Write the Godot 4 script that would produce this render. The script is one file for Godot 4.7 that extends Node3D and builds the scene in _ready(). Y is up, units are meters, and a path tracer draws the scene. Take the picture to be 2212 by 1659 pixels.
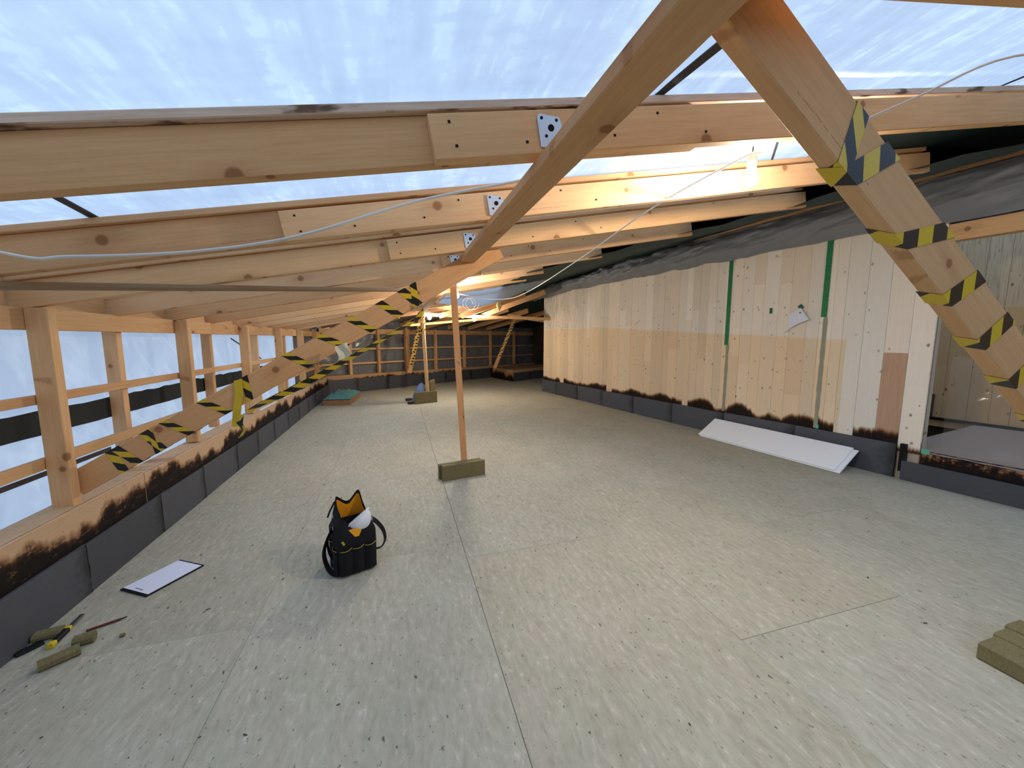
extends Node3D
# An attic under construction: plastic-sheeted timber roof, mineral wool floor, scorched upstands.
# x runs to the right across the room, -z along the left wall, y up, metres.

var rng := RandomNumberGenerator.new()
var M := {}
var nz := FastNoiseLite.new()
var used := {}
const UP3 := Vector3(0, 1, 0)
# cross laminated wall: foot line of its felt, direction along it and direction into it
const CP := Vector3(3.929, 0, -10.217)
const CD := Vector3(0.1588, 0, 0.9873)
const CN := Vector3(0.9873, 0, -0.1588)
# far wall
const FP := Vector3(-1.912, 0, -11.088)
const FD := Vector3(0.8425, 0, -0.5387)
const FN := Vector3(-0.5387, 0, -0.8425)
const ORDINAL := ["first", "second", "third", "fourth", "fifth", "sixth", "seventh", "eighth", "ninth"]

func _ready() -> void:
	rng.seed = 7
	nz.seed = 3
	nz.noise_type = FastNoiseLite.TYPE_SIMPLEX_SMOOTH
	nz.frequency = 1.0
	setup_view()
	make_materials()
	build_floor()
	build_left_wall()
	build_far_wall()
	build_right_wall()
	build_inner_room()
	build_ceiling()
	build_rafters()
	build_purlins_posts()
	build_braces()
	build_membranes()
	build_far_timbers()
	build_lamps_and_cables()
	build_floor_things()
	build_small_things()

# ------------------------------------------------------------------ view and light
func setup_view() -> void:
	var cam := Camera3D.new()
	cam.name = "camera"
	cam.position = Vector3(0, 1.5, 0)
	cam.rotation = Vector3(deg_to_rad(-6.76), deg_to_rad(-16.38), 0)
	cam.fov = 89.9
	cam.near = 0.02
	cam.far = 200
	add_child(cam)
	cam.current = true
	var env := Environment.new()
	env.background_mode = Environment.BG_SKY
	var sky := Sky.new()
	var sm := ProceduralSkyMaterial.new()
	sm.sky_top_color = Color(0.82, 0.90, 0.985)
	sm.sky_horizon_color = Color(0.82, 0.90, 0.985)
	sm.ground_horizon_color = Color(0.84, 0.90, 0.98)
	sm.ground_bottom_color = Color(0.84, 0.90, 0.98)
	sm.sky_energy_multiplier = 1.0
	sm.ground_energy_multiplier = 1.0
	sky.sky_material = sm
	env.sky = sky
	env.background_energy_multiplier = 2.3
	env.tonemap_mode = Environment.TONE_MAPPER_LINEAR
	env.tonemap_exposure = 1.0
	env.sdfgi_enabled = true
	env.ssao_enabled = true
	env.ssil_enabled = true
	var we := WorldEnvironment.new()
	we.name = "environment"
	we.environment = env
	add_child(we)

# ------------------------------------------------------------------ naming helpers
func numbered(n: String) -> String:
	var k: int = used.get(n, 0)
	used[n] = k + 1
	return n if k == 0 else "%s_%03d" % [n, k]

func tag(o: Node, label: String, category: String, group := "") -> Node:
	o.set_meta("label", label)
	o.set_meta("category", category)
	if group != "":
		o.set_meta("group", group)
	return o

func thing(called: String, label: String, category: String, at := Vector3.ZERO, turn := 0.0, group := "") -> Node3D:
	var o := Node3D.new()
	o.name = numbered(called)
	add_child(o)
	o.position = at
	o.rotation.y = turn
	tag(o, label, category, group)
	return o

func setting(called: String, label := "") -> Node3D:
	var o := Node3D.new()
	o.name = called
	add_child(o)
	o.set_meta("kind", "structure")
	if label != "":
		o.set_meta("label", label)
	return o

func put(called: String, mesh: Mesh, mat: Material, parent: Node = null, xf := Transform3D.IDENTITY) -> MeshInstance3D:
	var o := MeshInstance3D.new()
	o.mesh = mesh
	o.material_override = mat
	if parent == null:
		o.name = numbered(called)
		add_child(o)
	else:
		o.name = called
		parent.add_child(o, true)
	o.transform = xf
	return o

# puts a piece given in world coordinates under a parent that may be moved and turned
func put_w(called: String, mesh: Mesh, mat: Material, parent: Node3D, xf := Transform3D.IDENTITY) -> MeshInstance3D:
	return put(called, mesh, mat, parent, parent.global_transform.affine_inverse() * xf)

# ------------------------------------------------------------------ mesh helpers
func st_new() -> SurfaceTool:
	var st := SurfaceTool.new()
	st.begin(Mesh.PRIMITIVE_TRIANGLES)
	st.set_smooth_group(-1)
	return st

func vert(st: SurfaceTool, p: Vector3, uv: Vector2) -> void:
	st.set_uv(uv)
	st.add_vertex(p)

# a b c d run counter-clockwise seen from outside
func quad(st: SurfaceTool, a: Vector3, b: Vector3, c: Vector3, d: Vector3, ua := Vector2(0, 0), ub := Vector2(1, 0), uc := Vector2(1, 1), ud := Vector2(0, 1)) -> void:
	vert(st, a, ua); vert(st, c, uc); vert(st, b, ub)
	vert(st, a, ua); vert(st, d, ud); vert(st, c, uc)

func done(st: SurfaceTool) -> ArrayMesh:
	st.generate_normals()
	return st.commit()

# chamfered bar along x from 0 to l, h high (y), t deep (z); uv in metres from (uo, vo)
func bar_into(st: SurfaceTool, l: float, h: float, t: float, bev := 0.003, uo := 0.0, vo := 0.0, xf := Transform3D.IDENTITY) -> void:
	var b: float = minf(bev, minf(h, t) * 0.3)
	var y := h / 2
	var z := t / 2
	var ring: Array[Vector2] = [Vector2(-y + b, z), Vector2(y - b, z), Vector2(y, z - b), Vector2(y, -z + b), Vector2(y - b, -z), Vector2(-y + b, -z), Vector2(-y, -z + b), Vector2(-y, z - b)]
	var v := vo
	for i in 8:
		var p: Vector2 = ring[i]
		var q: Vector2 = ring[(i + 1) % 8]
		var v2: float = v + p.distance_to(q)
		quad(st, xf * Vector3(0, p.x, p.y), xf * Vector3(l, p.x, p.y), xf * Vector3(l, q.x, q.y), xf * Vector3(0, q.x, q.y), Vector2(uo, v), Vector2(uo + l, v), Vector2(uo + l, v2), Vector2(uo, v2))
		v = v2
	for e in 2:
		var x := l if e == 1 else 0.0
		var c: Vector3 = xf * Vector3(x, 0, 0)
		for i in 8:
			var p: Vector2 = ring[i]
			var q: Vector2 = ring[(i + 1) % 8]
			var pa: Vector3 = xf * Vector3(x, p.x, p.y)
			var pb: Vector3 = xf * Vector3(x, q.x, q.y)
			var u0 := Vector2(uo + p.y * 0.3, vo + 0.1 + p.x)
			var u1 := Vector2(uo + q.y * 0.3, vo + 0.1 + q.x)
			var uc := Vector2(uo, vo + 0.1)
			if e == 1:
				vert(st, c, uc); vert(st, pb, u1); vert(st, pa, u0)
			else:
				vert(st, c, uc); vert(st, pa, u0); vert(st, pb, u1)

func bar(l: float, h: float, t: float, bev := 0.003, uo := -1.0, vo := 0.0) -> ArrayMesh:
	var st := st_new()
	bar_into(st, l, h, t, bev, rng.randf() * 3.0 if uo < 0.0 else uo, vo)
	return done(st)

# box centred at the origin
func box(sx: float, sy: float, sz: float, bev := 0.003) -> ArrayMesh:
	var st := st_new()
	bar_into(st, sx, sy, sz, bev, rng.randf() * 2.0, 0.0, Transform3D(Basis(), Vector3(-sx / 2, 0, 0)))
	return done(st)

# transform that lays a bar's x axis from a to b with its height along hdir
func along(a: Vector3, b: Vector3, hdir: Vector3) -> Transform3D:
	var x := (b - a).normalized()
	var z := x.cross(hdir).normalized()
	var y := z.cross(x)
	return Transform3D(Basis(x, y, z), a)

func beam(called: String, a: Vector3, b: Vector3, h: float, t: float, hdir: Vector3, mat: Material, parent: Node = null, bev := 0.003) -> MeshInstance3D:
	var xf := along(a, b, hdir)
	var m := bar(a.distance_to(b), h, t, bev)
	if parent == null:
		return put(called, m, mat, null, xf)
	return put_w(called, m, mat, parent, xf)

func tube(pts: PackedVector3Array, r: float, seg := 6) -> ArrayMesh:
	var st := SurfaceTool.new()
	st.begin(Mesh.PRIMITIVE_TRIANGLES)
	st.set_smooth_group(0)
	var n := pts.size()
	var rings := []
	for i in n:
		var dir: Vector3 = (pts[mini(i + 1, n - 1)] - pts[maxi(i - 1, 0)]).normalized()
		var s := dir.cross(UP3)
		if s.length() < 0.05:
			s = dir.cross(Vector3(1, 0, 0))
		s = s.normalized()
		var t := s.cross(dir).normalized()
		var ring := PackedVector3Array()
		for k in seg:
			var a := TAU * k / seg
			ring.append(pts[i] + (s * cos(a) + t * sin(a)) * r)
		rings.append(ring)
	for i in n - 1:
		for k in seg:
			var k2 := (k + 1) % seg
			quad(st, rings[i][k], rings[i][k2], rings[i + 1][k2], rings[i + 1][k])
	st.generate_normals()
	return st.commit()

func sag(a: Vector3, b: Vector3, drop: float, n := 16) -> PackedVector3Array:
	var out := PackedVector3Array()
	for i in n + 1:
		var t := float(i) / n
		out.append(a.lerp(b, t) - Vector3(0, drop * 4 * t * (1 - t), 0))
	return out

# smooth curve through points
func curve(pts: Array, n := 8) -> PackedVector3Array:
	var out := PackedVector3Array()
	for i in pts.size() - 1:
		var p0: Vector3 = pts[maxi(i - 1, 0)]
		var p1: Vector3 = pts[i]
		var p2: Vector3 = pts[i + 1]
		var p3: Vector3 = pts[mini(i + 2, pts.size() - 1)]
		for k in n:
			out.append(p1.cubic_interpolate(p2, p0, p3, float(k) / n))
	out.append(pts[-1])
	return out

# surface over a grid: f(i, j) -> Vector3, uv from g(i, j)
func sheet(nu: int, nv: int, f: Callable, g: Callable, smooth := true) -> ArrayMesh:
	var st := SurfaceTool.new()
	st.begin(Mesh.PRIMITIVE_TRIANGLES)
	st.set_smooth_group(0 if smooth else -1)
	var p := []
	var w := []
	for i in nu + 1:
		var r := PackedVector3Array()
		var q := PackedVector2Array()
		for j in nv + 1:
			r.append(f.call(float(i) / nu, float(j) / nv))
			q.append(g.call(float(i) / nu, float(j) / nv))
		p.append(r)
		w.append(q)
	for i in nu:
		for j in nv:
			quad(st, p[i][j], p[i + 1][j], p[i + 1][j + 1], p[i][j + 1], w[i][j], w[i + 1][j], w[i + 1][j + 1], w[i][j + 1])
	st.generate_normals()
	return st.commit()

# flat ribbon along points, w wide along side vectors
func ribbon(pts: PackedVector3Array, sides: PackedVector3Array, w: float) -> ArrayMesh:
	var st := SurfaceTool.new()
	st.begin(Mesh.PRIMITIVE_TRIANGLES)
	st.set_smooth_group(0)
	var u := 0.0
	for i in pts.size() - 1:
		var du := pts[i].distance_to(pts[i + 1])
		var s0 := sides[i] * w * 0.5
		var s1 := sides[i + 1] * w * 0.5
		quad(st, pts[i] - s0, pts[i + 1] - s1, pts[i + 1] + s1, pts[i] + s0, Vector2(u, 0), Vector2(u + du, 0), Vector2(u + du, w), Vector2(u, w))
		u += du
	st.generate_normals()
	return st.commit()

# ------------------------------------------------------------------ textures
func tex(w: int, h: int, f: Callable) -> ImageTexture:
	var data := PackedByteArray()
	data.resize(w * h * 3)
	var k := 0
	for y in h:
		for x in w:
			var c: Color = f.call(x, y)
			data[k] = int(clampf(c.r, 0, 1) * 255.0)
			data[k + 1] = int(clampf(c.g, 0, 1) * 255.0)
			data[k + 2] = int(clampf(c.b, 0, 1) * 255.0)
			k += 3
	return ImageTexture.create_from_image(Image.create_from_data(w, h, false, Image.FORMAT_RGB8, data))

func std(col: Color, rough := 0.8, t: Texture2D = null, scale := Vector3.ONE) -> StandardMaterial3D:
	var m := StandardMaterial3D.new()
	m.albedo_color = col
	m.roughness = rough
	m.metallic_specular = 0.35
	if t:
		m.albedo_texture = t
		m.uv1_scale = scale
	return m

func fbm(x: float, y: float, z := 0.0) -> float:
	return nz.get_noise_3d(x, y, z) * 0.6 + nz.get_noise_3d(x * 2.1 + 7.0, y * 2.1, z * 2.1) * 0.3 + nz.get_noise_3d(x * 4.3, y * 4.3 + 3.0, z * 4.3) * 0.15

# sawn spruce: 3 m along u, half a metre round v
func wood_texture(s: int, n_knots: int, light: Color, dark: Color, knot: Color) -> ImageTexture:
	var w := 1024
	var h := 256
	var r2 := RandomNumberGenerator.new()
	r2.seed = s
	var knots := []
	for i in n_knots:
		knots.append([r2.randf() * w, r2.randf() * h, r2.randf_range(3.5, 8.0), r2.randf_range(-1, 1)])
	var kn := PackedFloat32Array()
	kn.resize(w * h)
	var bend := PackedFloat32Array()
	bend.resize(w * h)
	for q in knots:
		var rx: float = q[2] * 1.1
		var ry: float = q[2] * 1.6
		for dy in range(-60, 61):
			for dx in range(-110, 111):
				var x: int = posmod(int(q[0]) + dx, w)
				var y: int = int(q[1]) + dy
				if y < 0 or y >= h:
					continue
				var e := sqrt(pow(dx / rx, 2) + pow(dy / ry, 2))
				var a := clampf(1.25 - e, 0, 1)
				var at := y * w + x
				kn[at] = maxf(kn[at], minf(1.0, a * 2.2))
				# a darker halo drawn out along the grain
				var halo := clampf(1.0 - sqrt(pow(dx / 46.0, 2) + pow((dy + q[3] * dx * 0.25) / (ry * 2.2), 2)), 0, 1)
				kn[at] = maxf(kn[at], halo * 0.30)
				bend[at] += exp(-e * e * 0.12) * signf(dy) * 5.0
	# drying cracks along the grain and branch marks that cross it
	for i in 5:
		var x0 := r2.randi() % w
		var y0 := r2.randf_range(8, h - 8)
		var ln := r2.randi_range(60, 190)
		for dx in ln:
			var y := int(y0 + 3.0 * nz.get_noise_1d(i * 9.0 + dx * 0.03) - dx * 0.02)
			if nz.get_noise_1d(i * 31.0 + dx * 0.08) > -0.25 and y >= 0 and y < h:
				kn[y * w + (x0 + dx) % w] = 0.75
	for i in 7:
		var x0 := r2.randi() % w
		var y0 := r2.randi() % h
		var ln := r2.randi_range(25, 75)
		var lean := r2.randf_range(-0.5, 0.5)
		for dy in ln:
			var half := lerpf(9.0, 2.5, float(dy) / ln) * (1.0 + 0.3 * nz.get_noise_1d(dy * 0.2 + i * 5.0))
			for dx in range(-12, 13):
				var y := y0 + dy
				if y < h:
					var at := y * w + posmod(x0 + dx + int(lean * dy), w)
					kn[at] = maxf(kn[at], 0.42 * clampf((half - absf(dx)) / 3.0, 0, 1) * clampf(dy / 6.0, 0, 1))
	return tex(w, h, func(x: int, y: int) -> Color:
		var a := TAU * x / w
		var cx := cos(a)
		var cy := sin(a)
		var i := y * w + x
		var v := y + bend[i]
		var g := nz.get_noise_3d(cx * 1.3 + s, cy * 1.3, v * 0.11) * 0.55 + nz.get_noise_3d(cx * 2.2, cy * 2.2 + s, v * 0.33) * 0.4
		var fine := nz.get_noise_3d(cx * 16.0, cy * 16.0 + s, v * 0.7) * 0.35
		var broad := nz.get_noise_3d(cx * 0.8 + 9.0, cy * 0.8, y * 0.012 + s) * 0.5
		var c := light.lerp(dark, clampf(0.42 + 0.42 * g + 0.22 * fine + 0.4 * broad, 0, 1))
		return c.lerp(knot, kn[i] * 0.62))

# charred band along the foot of a timber: u along its length, v = 0 at the top edge
func char_texture(w: int, h: int, length: float, s: float, lo: float, hi: float, drip: float) -> ImageTexture:
	return tex(w, h, func(x: int, y: int) -> Color:
		var m := float(x) / w * length
		var t := 1.0 - float(y) / h
		var g := nz.get_noise_2d(m * 3.0 + s, t * 26.0) * 0.5 + nz.get_noise_2d(m * 30.0, t * 60.0 + s) * 0.35
		var c := Color(0.86, 0.74, 0.60).lerp(Color(0.74, 0.60, 0.46), clampf(0.45 + 0.5 * g, 0, 1))
		var speck := nz.get_noise_2d(m * 55.0 + s, t * 14.0)
		if speck > 0.62:
			c = c.lerp(Color(0.45, 0.3, 0.18), 0.7)
		var reach := lerpf(lo, hi, clampf(0.5 + 0.9 * nz.get_noise_2d(m * 1.1 + s, 4.0) + 0.35 * nz.get_noise_2d(m * 5.0, s), 0, 1))
		reach += drip * (0.5 * nz.get_noise_2d(m * 26.0, 9.0 + s) + 0.8 * nz.get_noise_2d(m * 8.0, t * 3.0 + s))
		var soot := clampf((reach - t) / 0.42, 0, 1)
		soot *= clampf(1.05 + 0.9 * nz.get_noise_2d(m * 9.0 + 5.0, t * 5.0 + s) + 0.4 * nz.get_noise_2d(m * 40.0, t * 9.0), 0, 1)
		var burn := Color(0.50, 0.32, 0.18).lerp(Color(0.10, 0.07, 0.055), clampf(soot * 1.7 - 0.3, 0, 1))
		c = c.lerp(burn, clampf(soot * 2.0, 0, 1))
		# scraped spots where bare wood shows again
		if nz.get_noise_2d(m * 17.0 + 31.0, t * 7.0 + s) > 0.66:
			c = c.lerp(Color(0.62, 0.44, 0.25), 0.8)
		return c)

func make_materials() -> void:
	var w1 := wood_texture(11, 9, Color(0.94, 0.78, 0.595), Color(0.81, 0.62, 0.435), Color(0.50, 0.30, 0.17))
	var w2 := wood_texture(29, 15, Color(0.93, 0.765, 0.575), Color(0.79, 0.60, 0.41), Color(0.45, 0.27, 0.15))
	var ws := Vector3(1.0 / 3.0, 2.0, 1)
	M.wood = std(Color(1, 1, 1), 0.72, w1, ws)
	M.wood2 = std(Color(0.97, 0.95, 0.92), 0.72, w2, ws)
	M.wood3 = std(Color(0.92, 0.88, 0.84), 0.75, w1, ws)
	M.wood4 = std(Color(1.0, 0.99, 0.97), 0.72, w2, ws)
	M.batten = std(Color(0.94, 0.92, 0.92), 0.8, w2, ws)
	var stained := tex(1024, 64, func(x: int, y: int) -> Color:
		var u := x / 1024.0 * 6.0
		var g := nz.get_noise_2d(u * 4.0, y * 0.35)
		var c := Color(0.90, 0.81, 0.74).lerp(Color(0.76, 0.64, 0.53), clampf(0.5 + 0.5 * g, 0, 1))
		var st := nz.get_noise_2d(u * 1.7 + 3.0, y * 0.02) + 0.35 * nz.get_noise_2d(u * 9.0, y * 0.1)
		return c.lerp(Color(0.26, 0.17, 0.11), clampf((st - 0.36) * 3.5, 0, 0.7)))
	M.batten_stained = std(Color(1, 1, 1), 0.85, stained, Vector3(1.0 / 6.0, 4.0, 1))
	M.brace = std(Color(0.97, 0.93, 0.88), 0.62, w1, ws)
	M.post = std(Color(1.0, 0.93, 0.88), 0.7, w2, ws)
	M.pale_wood = std(Color(1.0, 1.0, 0.98), 0.75, w1, ws)
	# mineral wool boards
	var wool := tex(1024, 1024, func(x: int, y: int) -> Color:
		var u := x / 1024.0 * 2.4
		var v := y / 1024.0 * 2.4
		var wav := nz.get_noise_2d(u * 3.0, v * 2.0) * 0.05
		var s1 := nz.get_noise_2d((u + wav) * 26.0, v * 4.5)
		var s2 := nz.get_noise_2d((u + wav) * 60.0 + 40.0, v * 14.0)
		var clump := nz.get_noise_2d(u * 24.0, v * 13.0 + 11.0)
		var grit := nz.get_noise_2d(u * 160.0, v * 120.0 + 31.0)
		var broad := fbm(u * 1.3 + 3.0, v * 0.9)
		var k := 0.5 + 0.24 * s1 + 0.16 * s2 + 0.20 * clump + 0.10 * grit + 0.28 * broad
		var c := Color(0.60, 0.58, 0.51).lerp(Color(0.79, 0.775, 0.705), clampf(k, 0, 1))
		if clump > 0.35 and s1 > 0.0:
			c = c.lerp(Color(0.86, 0.85, 0.79), clampf((clump - 0.35) * 1.8, 0, 0.45))
		var tint := nz.get_noise_2d(u * 3.0 + 19.0, v * 2.0)
		c = c.lerp(Color(0.70, 0.715, 0.62) if tint > 0 else Color(0.74, 0.69, 0.64), clampf(absf(tint) * 0.45, 0, 0.3))
		var pit := nz.get_noise_2d(u * 34.0 + 5.0, v * 15.0 + 50.0)
		if pit > 0.50 and clump > -0.15:
			c = c.lerp(Color(0.30, 0.28, 0.23), clampf((pit - 0.50) * 5.0, 0, 0.75))
		var dot := nz.get_noise_2d(u * 75.0 + 15.0, v * 75.0)
		if dot > 0.66:
			c = c.lerp(Color(0.26, 0.24, 0.20), 0.7)
		return c)
	M.wool = std(Color(1, 1, 1), 0.95, wool, Vector3(1 / 2.4, 1 / 2.4, 1))
	M.wool.metallic_specular = 0.2
	M.wool.heightmap_enabled = true
	M.wool.heightmap_texture = wool
	M.wool.heightmap_scale = 0.5
	M.wool2 = M.wool.duplicate()
	M.wool2.albedo_color = Color(0.985, 0.985, 0.98)
	M.wool3 = M.wool.duplicate()
	M.wool3.albedo_color = Color(1.0, 0.99, 0.975)
	M.wool_edge = std(Color(0.70, 0.66, 0.53), 0.97, wool, Vector3(1.4, 1.4, 1))
	M.subfloor = std(Color(0.30, 0.27, 0.22), 0.95)
	# bitumen felt: one metre wide panels, torched edge towards u = 1
	var felt := tex(512, 256, func(x: int, y: int) -> Color:
		var u := x / 512.0
		var v := y / 256.0
		var g := nz.get_noise_2d(x * 0.9, y * 0.9) * 0.02 + fbm(u * 7.0, v * 4.0) * 0.025
		var c := Color(0.31 + g, 0.32 + g, 0.345 + g)
		var smear := clampf((u - 0.84 - 0.10 * nz.get_noise_2d(u * 3.0, v * 2.6) - 0.03 * nz.get_noise_2d(40.0 + u * 12.0, v * 6.0)) * 5.0, 0, 1)
		return c.lerp(Color(0.085, 0.085, 0.095), smear * 0.85))
	M.felt = std(Color(1, 1, 1), 0.6, felt)
	M.felt.metallic_specular = 0.5
	M.felt2 = M.felt.duplicate()
	M.felt2.albedo_color = Color(0.9, 0.9, 0.9)
	M.bitumen = std(Color(0.05, 0.05, 0.055), 0.45)
	# translucent reinforced sheet
	var tarp := tex(800, 800, func(x: int, y: int) -> Color:
		var u := x / 800.0 * 5.0
		var v := y / 800.0 * 5.0
		var a := nz.get_noise_2d(u * 7.0, v * 1.0)
		var b := nz.get_noise_2d(u * 1.6 + 31.0, v * 8.0)
		var d := fbm(u * 0.9 + 12.0, v * 0.8)
		var e := nz.get_noise_2d(u * 22.0, v * 3.0 + 60.0)
		var f := nz.get_noise_2d(u * 9.0, v * 14.0 + 5.0)
		var weave := nz.get_noise_2d(u * 90.0, v * 90.0) * 0.02
		var k := 0.56 + 0.13 * a + 0.08 * b + 0.22 * d + 0.10 * e + 0.07 * f + weave
		if a > 0.12 and f > -0.1:
			k += 0.13 * clampf((a - 0.12) * 6.0, 0, 1)
		if e > 0.30 and b > 0.0:
			k += 0.12
		return Color(0.66, 0.71, 0.80).lerp(Color(0.90, 0.95, 1.0), clampf(k, 0, 1)))
	M.tarp = std(Color(1, 1, 1), 0.9, tarp, Vector3(0.2, 0.2, 1))
	M.tarp.metallic_specular = 0.1
	M.tarp.cull_mode = BaseMaterial3D.CULL_DISABLED
	M.tarp.backlight_enabled = true
	M.tarp.backlight = Color(1, 1, 1)
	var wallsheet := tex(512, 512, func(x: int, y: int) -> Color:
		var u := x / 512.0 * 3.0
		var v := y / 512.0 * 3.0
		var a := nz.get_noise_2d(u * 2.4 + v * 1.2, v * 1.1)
		var painted_crease := 1.0 - absf(nz.get_noise_2d(u * 1.9 - v * 1.5 + 8.0, v * 0.8 + 5.0)) * 5.0  # lit wrinkles put into the sheet colour as pale creases
		var k := 0.60 + 0.22 * a + 0.18 * clampf(painted_crease, 0, 1)
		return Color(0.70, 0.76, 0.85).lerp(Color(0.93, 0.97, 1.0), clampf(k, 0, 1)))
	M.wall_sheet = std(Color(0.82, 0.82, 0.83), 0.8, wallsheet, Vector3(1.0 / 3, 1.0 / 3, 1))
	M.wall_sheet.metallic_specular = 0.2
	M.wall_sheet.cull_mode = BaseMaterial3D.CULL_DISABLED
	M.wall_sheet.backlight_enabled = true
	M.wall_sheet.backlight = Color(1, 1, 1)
	M.dark_sheet = std(Color(0.46, 0.47, 0.49), 0.2)
	M.dark_sheet.metallic_specular = 0.6
	M.dark_sheet.cull_mode = BaseMaterial3D.CULL_DISABLED
	M.membrane = std(Color(0.50, 0.51, 0.53), 0.4)
	M.membrane.cull_mode = BaseMaterial3D.CULL_DISABLED
	M.grey_sheet = std(Color(0.80, 0.85, 0.92), 0.5)
	M.grey_sheet.cull_mode = BaseMaterial3D.CULL_DISABLED
	M.grey_sheet.backlight_enabled = true
	M.grey_sheet.backlight = Color(0.9, 0.95, 1.0)
	M.green_sheet = std(Color(0.17, 0.25, 0.25), 0.7)
	M.green_sheet.cull_mode = BaseMaterial3D.CULL_DISABLED
	M.dark_band = std(Color(0.19, 0.20, 0.20), 0.9)
	M.dark_band.cull_mode = BaseMaterial3D.CULL_DISABLED
	M.strap = std(Color(0.30, 0.29, 0.30), 0.8)
	M.strap.cull_mode = BaseMaterial3D.CULL_DISABLED
	# hazard tape: stripes slanted over a 5 cm band
	var haz := tex(128, 64, func(x: int, y: int) -> Color:
		var k := fposmod(float(x) / 128.0 + float(y) / 64.0 * 0.45, 1.0)
		var n := nz.get_noise_2d(x * 0.12, y * 0.12) * 0.02
		return Color(0.86 + n, 0.72 + n, 0.14) if k < 0.5 else Color(0.05 + n, 0.05 + n, 0.055 + n))
	M.hazard = std(Color(1, 1, 1), 0.35, haz, Vector3(1.0 / 0.115, 1.0 / 0.05, 1))
	M.hazard.metallic_specular = 0.5
	M.hazard.cull_mode = BaseMaterial3D.CULL_DISABLED
	var grn := tex(64, 256, func(x: int, y: int) -> Color:
		var k := nz.get_noise_2d(x * 0.16, y * 0.03)
		return Color(0.16, 0.52, 0.33) if k < 0.25 else Color(0.06, 0.30, 0.18))
	M.green_tape = std(Color(1, 1, 1), 0.5, grn, Vector3(1, 1, 1))
	M.green = std(Color(0.12, 0.40, 0.24), 0.6)
	M.mint = std(Color(0.42, 0.72, 0.60), 0.6)
	M.steel = std(Color(0.80, 0.83, 0.86), 0.4)
	M.steel.metallic = 0.5
	M.hole = std(Color(0.08, 0.08, 0.09), 0.9)
	M.white = std(Color(0.93, 0.94, 0.96), 0.75)
	M.paper = std(Color(0.90, 0.92, 0.96), 0.85)
	M.white_foam = std(Color(0.98, 0.985, 0.99), 0.8)
	M.cable = std(Color(0.88, 0.87, 0.84), 0.5)
	M.holder = std(Color(0.72, 0.68, 0.62), 0.5)
	M.black = std(Color(0.085, 0.085, 0.095), 0.85)
	M.black.rim_enabled = true
	M.black.rim = 0.25
	M.strap_black = std(Color(0.075, 0.075, 0.08), 0.7)
	M.yellow = std(Color(0.88, 0.60, 0.10), 0.75)
	M.piping = std(Color(0.80, 0.66, 0.30), 0.6)
	M.card = std(Color(0.66, 0.50, 0.36), 0.9)
	M.blue = std(Color(0.10, 0.25, 0.55), 0.6)
	M.blue_film = std(Color(0.50, 0.59, 0.74), 0.35)
	M.red = std(Color(0.40, 0.17, 0.16), 0.6)
	M.knife_black = std(Color(0.07, 0.08, 0.10), 0.5)
	M.knife_yellow = std(Color(0.85, 0.74, 0.18), 0.5)
	M.blade = std(Color(0.35, 0.36, 0.37), 0.4)
	M.blade.metallic = 0.7
	M.teal = std(Color(0.38, 0.60, 0.57), 0.45)
	M.teal.cull_mode = BaseMaterial3D.CULL_DISABLED
	M.inner_floor = std(Color(0.66, 0.58, 0.52), 0.8)
	M.clear = std(Color(0.95, 0.95, 0.95, 0.05), 0.12)
	M.clear.transparency = BaseMaterial3D.TRANSPARENCY_ALPHA
	M.clear.cull_mode = BaseMaterial3D.CULL_DISABLED
	M.filament = std(Color(1, 1, 1), 0.5)
	M.filament.emission_enabled = true
	M.filament.emission = Color(1.0, 0.93, 0.80)
	M.filament.emission_energy_multiplier = 6.0

func woods(i: int) -> StandardMaterial3D:
	return [M.wood, M.wood2, M.wood3, M.wood4][posmod(i, 4)]

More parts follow.
